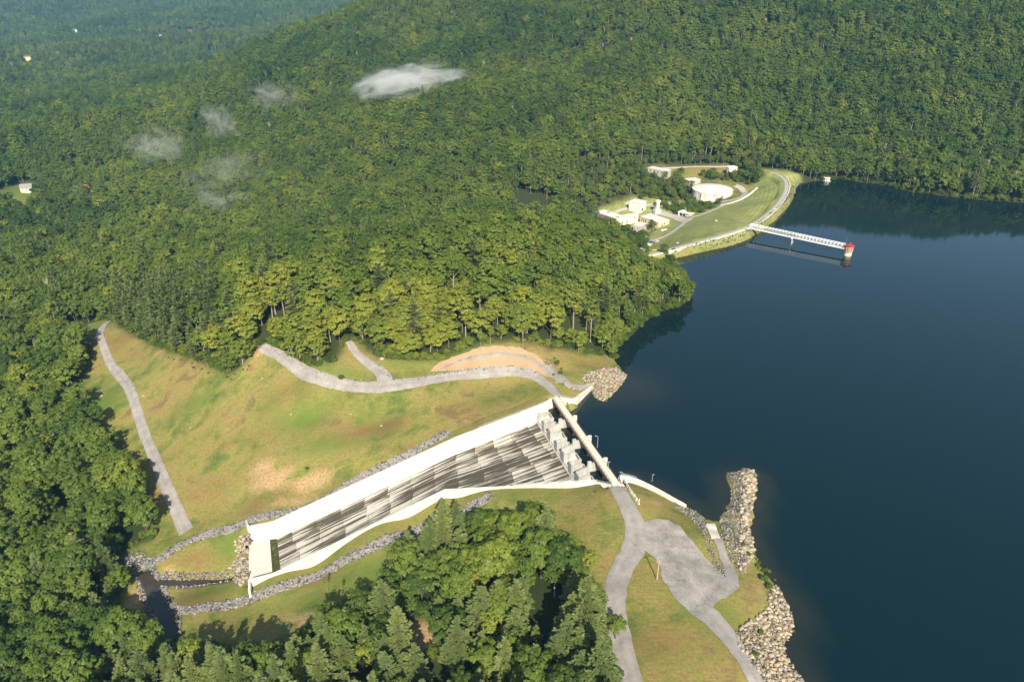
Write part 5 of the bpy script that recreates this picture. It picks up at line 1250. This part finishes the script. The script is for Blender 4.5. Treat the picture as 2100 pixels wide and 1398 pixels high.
dm = [P(*p)[:2]+np.array([-1.6, 1.5]) for p in ((1370,533),(1410,523),(1450,514),(1500,503),(1530,492),(1558,475),(1590,450),(1618,420),(1632,390))]
sh2 = scatter_line(dm, 3.2, 1.6)
ux = np.concatenate([ux, sh1[:, 0], sh2[:, 0], fx_]); uy = np.concatenate([uy, sh1[:, 1], sh2[:, 1], fy_]); nu = len(ux)
us = np.concatenate([RNG.uniform(.18, .44, nu-len(sh1)-len(sh2)-len(fx_)), RNG.uniform(.35, .6, len(sh1)), RNG.uniform(.06, .13, len(sh2)), RNG.uniform(.34, .62, len(fx_))])
uzs = us*RNG.uniform(.45, .8, nu); ut = np.clip(RNG.normal(.42, .22, nu), 0, 1)
fo = ~indiv
ed = nu-len(fx_)
ep = to_px(ux, uy, gz(ux, uy)); au = (ep[0] > 780) & (ep[0] < 1110) & (ep[1] > 655) & (ep[1] < 745) & (uy < 420); ut = np.where(au & (RNG.random(nu) < .55), RNG.uniform(.72, 1.0, nu), ut)
bs_ = np.concatenate([px_scatter([(1534,1122),(1556,1146),(1592,1190),(1580,1204),(1548,1170)], 1.5, 100), px_scatter([(1538,1278),(1575,1248),(1590,1256),(1556,1300)], 2.2, 100), px_scatter([(1530,1328),(1560,1342),(1556,1372),(1532,1352)], 2.4, 100), px_scatter([(1132,728),(1150,735),(1160,772),(1146,778)], 2.2, 100), px_scatter([(345,730),(425,756),(470,776),(520,742),(524,750),(470,784),(420,764),(345,738)], 2.4, 100), px_scatter([(640,1262),(700,1228),(792,1196),(800,1222),(700,1256),(640,1284)], 2.6, 100)])
bs_ = bs_[RNG.random(len(bs_)) < .7]; nb_ = len(bs_); s_ = RNG.uniform(.05, .15, nb_)
ux = np.concatenate([ux, bs_[:, 0]]); uy = np.concatenate([uy, bs_[:, 1]]); us = np.concatenate([us, s_]); uzs = np.concatenate([uzs, s_*RNG.uniform(.5, .9, nb_)]); ut = np.concatenate([ut, np.clip(RNG.normal(.45, .25, nb_), 0, 1)]); nu += nb_
def points(name, X, Y, Z, VI, RZ, SX, SZ, TT, label, cat):
    me = bpy.data.meshes.new(name); V = np.column_stack([X, Y, Z]).astype(np.float32); me.vertices.add(len(V)); me.vertices.foreach_set('co', V.ravel())
    for a, t_, d in (('variant', 'INT', VI), ('tint', 'FLOAT', TT)): at = me.attributes.new(a, t_, 'POINT'); at.data.foreach_set('value', np.asarray(d, np.int32 if t_ == 'INT' else np.float32))
    for a, d in (('turn', np.column_stack([np.zeros(len(X)), np.zeros(len(X)), RZ])), ('size', np.column_stack([SX, SX, SZ]))): at = me.attributes.new(a, 'FLOAT_VECTOR', 'POINT'); at.data.foreach_set('vector', d.astype(np.float32).ravel())
    o = bpy.data.objects.new(name, me); COL.objects.link(o); md = o.modifiers.new('scatter', 'NODES'); md.node_group = NG
    return tag(o, label, cat, None, 'stuff')
VC = bpy.data.collections.new('tree_kinds')
for i in range(NB+NP+1):
    b = BRO[i] if i < NB else PIN[i-NB] if i < NB+NP else SNAG
    if i == NB+NP: me = trunk_me('kind_%02d' % i, b[1], 'snag')
    else: me = joint_me('kind_%02d' % i, b[0], b[1], 'leaf' if i < NB else 'needle', 'bark_pale' if i % 2 else 'bark')
    VC.objects.link(bpy.data.objects.new('kind_%02d' % i, me))
NG = bpy.data.node_groups.new('tree_scatter', 'GeometryNodeTree')
NG.interface.new_socket('Geometry', in_out='INPUT', socket_type='NodeSocketGeometry'); NG.interface.new_socket('Geometry', in_out='OUTPUT', socket_type='NodeSocketGeometry')
gi = NG.nodes.new('NodeGroupInput'); go = NG.nodes.new('NodeGroupOutput'); ip = NG.nodes.new('GeometryNodeInstanceOnPoints'); ci = NG.nodes.new('GeometryNodeCollectionInfo')
ci.inputs['Collection'].default_value = VC; ci.inputs['Separate Children'].default_value = True; ci.inputs['Reset Children'].default_value = True; ip.inputs['Pick Instance'].default_value = True
def na(nm, ty): a = NG.nodes.new('GeometryNodeInputNamedAttribute'); a.data_type = ty; a.inputs[0].default_value = nm; return a.outputs[0]
NG.links.new(gi.outputs[0], ip.inputs['Points']); NG.links.new(ci.outputs[0], ip.inputs['Instance']); NG.links.new(na('variant', 'INT'), ip.inputs['Instance Index'])
NG.links.new(na('turn', 'FLOAT_VECTOR'), ip.inputs['Rotation']); NG.links.new(na('size', 'FLOAT_VECTOR'), ip.inputs['Scale']); NG.links.new(ip.outputs[0], go.inputs[0])
points('forest', S[fo, 0], S[fo, 1], S[fo, 2], vi[fo], rz[fo], sc[fo], scz[fo], tint[fo], 'dense green forest covering the hills, the valley and the knoll', 'forest')
points('undergrowth', ux, uy, gz(ux, uy)-.2-us*4, RNG.integers(0, NB, nu), RNG.uniform(0, 6.28, nu), us, uzs, ut, 'low bushes and undergrowth along the wood edges and the dam bank', 'undergrowth')
print('trees', n, 'individual', int(indiv.sum()), 'undergrowth', nu)

# ------------------------------------------------------------------ mist, air, light, camera
def mist_mat(name, dens, seed):
    m, nt, out = nmat(name); T = NT(nt)
    p = T.obj(); ln = T.n('ShaderNodeVectorMath', operation='LENGTH'); T.l(p, ln.inputs[0])
    mp = T.n('ShaderNodeMapping'); T.l(p, mp.inputs[0]); mp.inputs['Location'].default_value = (seed*3.1, seed*1.7, seed)
    nz = T.noise(mp.outputs[0], 1.9, 5, .62, .7)
    r = T.math('SUBTRACT', 1.0, ln.outputs['Value'], True)
    d = T.math('SUBTRACT', T.math('ADD', T.math('MULTIPLY', r, .85), T.math('MULTIPLY', nz, 3.2)), 1.92, True)
    d = T.math('MULTIPLY', T.math('MULTIPLY', d, T.math('MULTIPLY', r, 3.0, True)), dens)
    v = T.n('ShaderNodeVolumePrincipled'); v.inputs['Color'].default_value = (.95, .96, .98, 1); v.inputs['Anisotropy'].default_value = .1; T.l(d, v.inputs['Density'])
    T.l(v.outputs[0], out.inputs['Volume']); return m
def mist(name, px_, py_, Y, sx, sy, sz, dens, label, cat, seed, kz=0):
    q = PY(px_, py_, Y); m = MB(); m.lathe((0, 0, 0), [(math.cos(a), math.sin(a)) for a in np.linspace(-1.5, 1.5, 9)], 16)
    o = m.build(name, mist_mat(name, dens, seed)); o.location = tuple(q); o.scale = (sx, sy, sz); o.rotation_euler = (0, -.5+.31*seed % .9, .7*seed) if seed > 1 else (0, -.12, .1); tag(o, label, cat, 'low clouds over the forest')
mist('low_cloud', 833, 168, 1060, 96, 62, 32, .075, 'largest white low cloud hanging over the forest slope', 'cloud', 1)
mist('mist_wisp', 560, 196, 1120, 74, 40, 34, .014, 'faint mist wisp left of the big cloud, near the spur crest', 'mist', 2)
mist('mist_wisp', 450, 247, 1040, 44, 36, 26, .024, 'small bright mist wisp in the middle of the left slope', 'mist', 3)
mist('mist_wisp', 322, 302, 960, 66, 46, 38, .012, 'thin mist wisp low on the left slope, leftmost of all', 'mist', 4)
mist('mist_wisp', 470, 345, 890, 80, 44, 30, .007, 'thin mist wisp over the valley trees below the bright wisp', 'mist', 5)
mist('mist_wisp', 450, 410, 780, 62, 36, 24, .011, 'lowest mist wisp over the valley floor woods', 'mist', 6)
mist('mist_wisp', 1132, 208, 990, 30, 24, 18, .009, 'tiny mist wisp right of the big cloud on the slope', 'mist', 7)
def haze():
    m, nt, out = nmat('haze_air'); T = NT(nt); v = T.n('ShaderNodeVolumePrincipled')
    v.inputs['Color'].default_value = (.24, .60, 1.0, 1); v.inputs['Density'].default_value = HAZE; v.inputs['Anisotropy'].default_value = 0.0
    T.l(v.outputs[0], out.inputs['Volume'])
    b = MB(); x0, x1, y0, y1 = GX[0]-40, GX[-1]+40, GY[0]-40, GY[-1]+40; z0, z1 = float(ZZ.min())-1.5, max(float(ZZ.max())+40, HC+25)
    b.box(((x0+x1)/2, (y0+y1)/2, (z0+z1)/2), (x1-x0, y1-y0, z1-z0)); tag(b.build('haze', m), kind='stuff')
HAZE = 5.0e-5
haze()
SUN = Vector((.11, -.78, .616)).normalized()
el = math.asin(SUN.z)
w = bpy.data.worlds.new('World'); SC.world = w; w.use_nodes = True; nt = w.node_tree; nt.nodes.clear()
sky = nt.nodes.new('ShaderNodeTexSky'); sky.sky_type = 'NISHITA'; sky.sun_disc = False; sky.sun_elevation = el; sky.sun_rotation = math.atan2(SUN.x, SUN.y)
sky.air_density = 1.0; sky.dust_density = 1.6; sky.ozone_density = .9
bg = nt.nodes.new('ShaderNodeBackground'); bg.inputs[1].default_value = .084; wo = nt.nodes.new('ShaderNodeOutputWorld'); nt.links.new(sky.outputs[0], bg.inputs[0]); nt.links.new(bg.outputs[0], wo.inputs[0])
sl = bpy.data.lights.new('sun', 'SUN'); sl.energy = 4.9; sl.angle = R(.5); sl.color = (1.0, .90, .71); so = bpy.data.objects.new('sun', sl); COL.objects.link(so); so.rotation_euler = SUN.to_track_quat('Z', 'Y').to_euler(); so.location = (0, 0, 300)
cam = bpy.data.cameras.new('camera'); cam.sensor_fit = 'HORIZONTAL'; cam.sensor_width = 36; cam.lens = 36*F/2100; cam.clip_end = 20000; cam.clip_start = 1
co = bpy.data.objects.new('camera', cam); COL.objects.link(co); co.location = (0, 0, HC); co.rotation_euler = (math.pi/2-PITCH, 0, 0); SC.camera = co
vs = SC.view_settings; vs.view_transform = 'Standard'; vs.look = 'None'; vs.exposure = 1.0; vs.gamma = 1.0
SC.render.engine = 'CYCLES'; cy_ = SC.cycles; cy_.max_bounces = 5; cy_.diffuse_bounces = 2; cy_.glossy_bounces = 2; cy_.transmission_bounces = 2; cy_.volume_bounces = 2; cy_.transparent_max_bounces = 4
cy_.use_denoising = True; cy_.caustics_reflective = False; cy_.caustics_refractive = False; cy_.volume_step_rate = 1.0; cy_.sample_clamp_indirect = 4
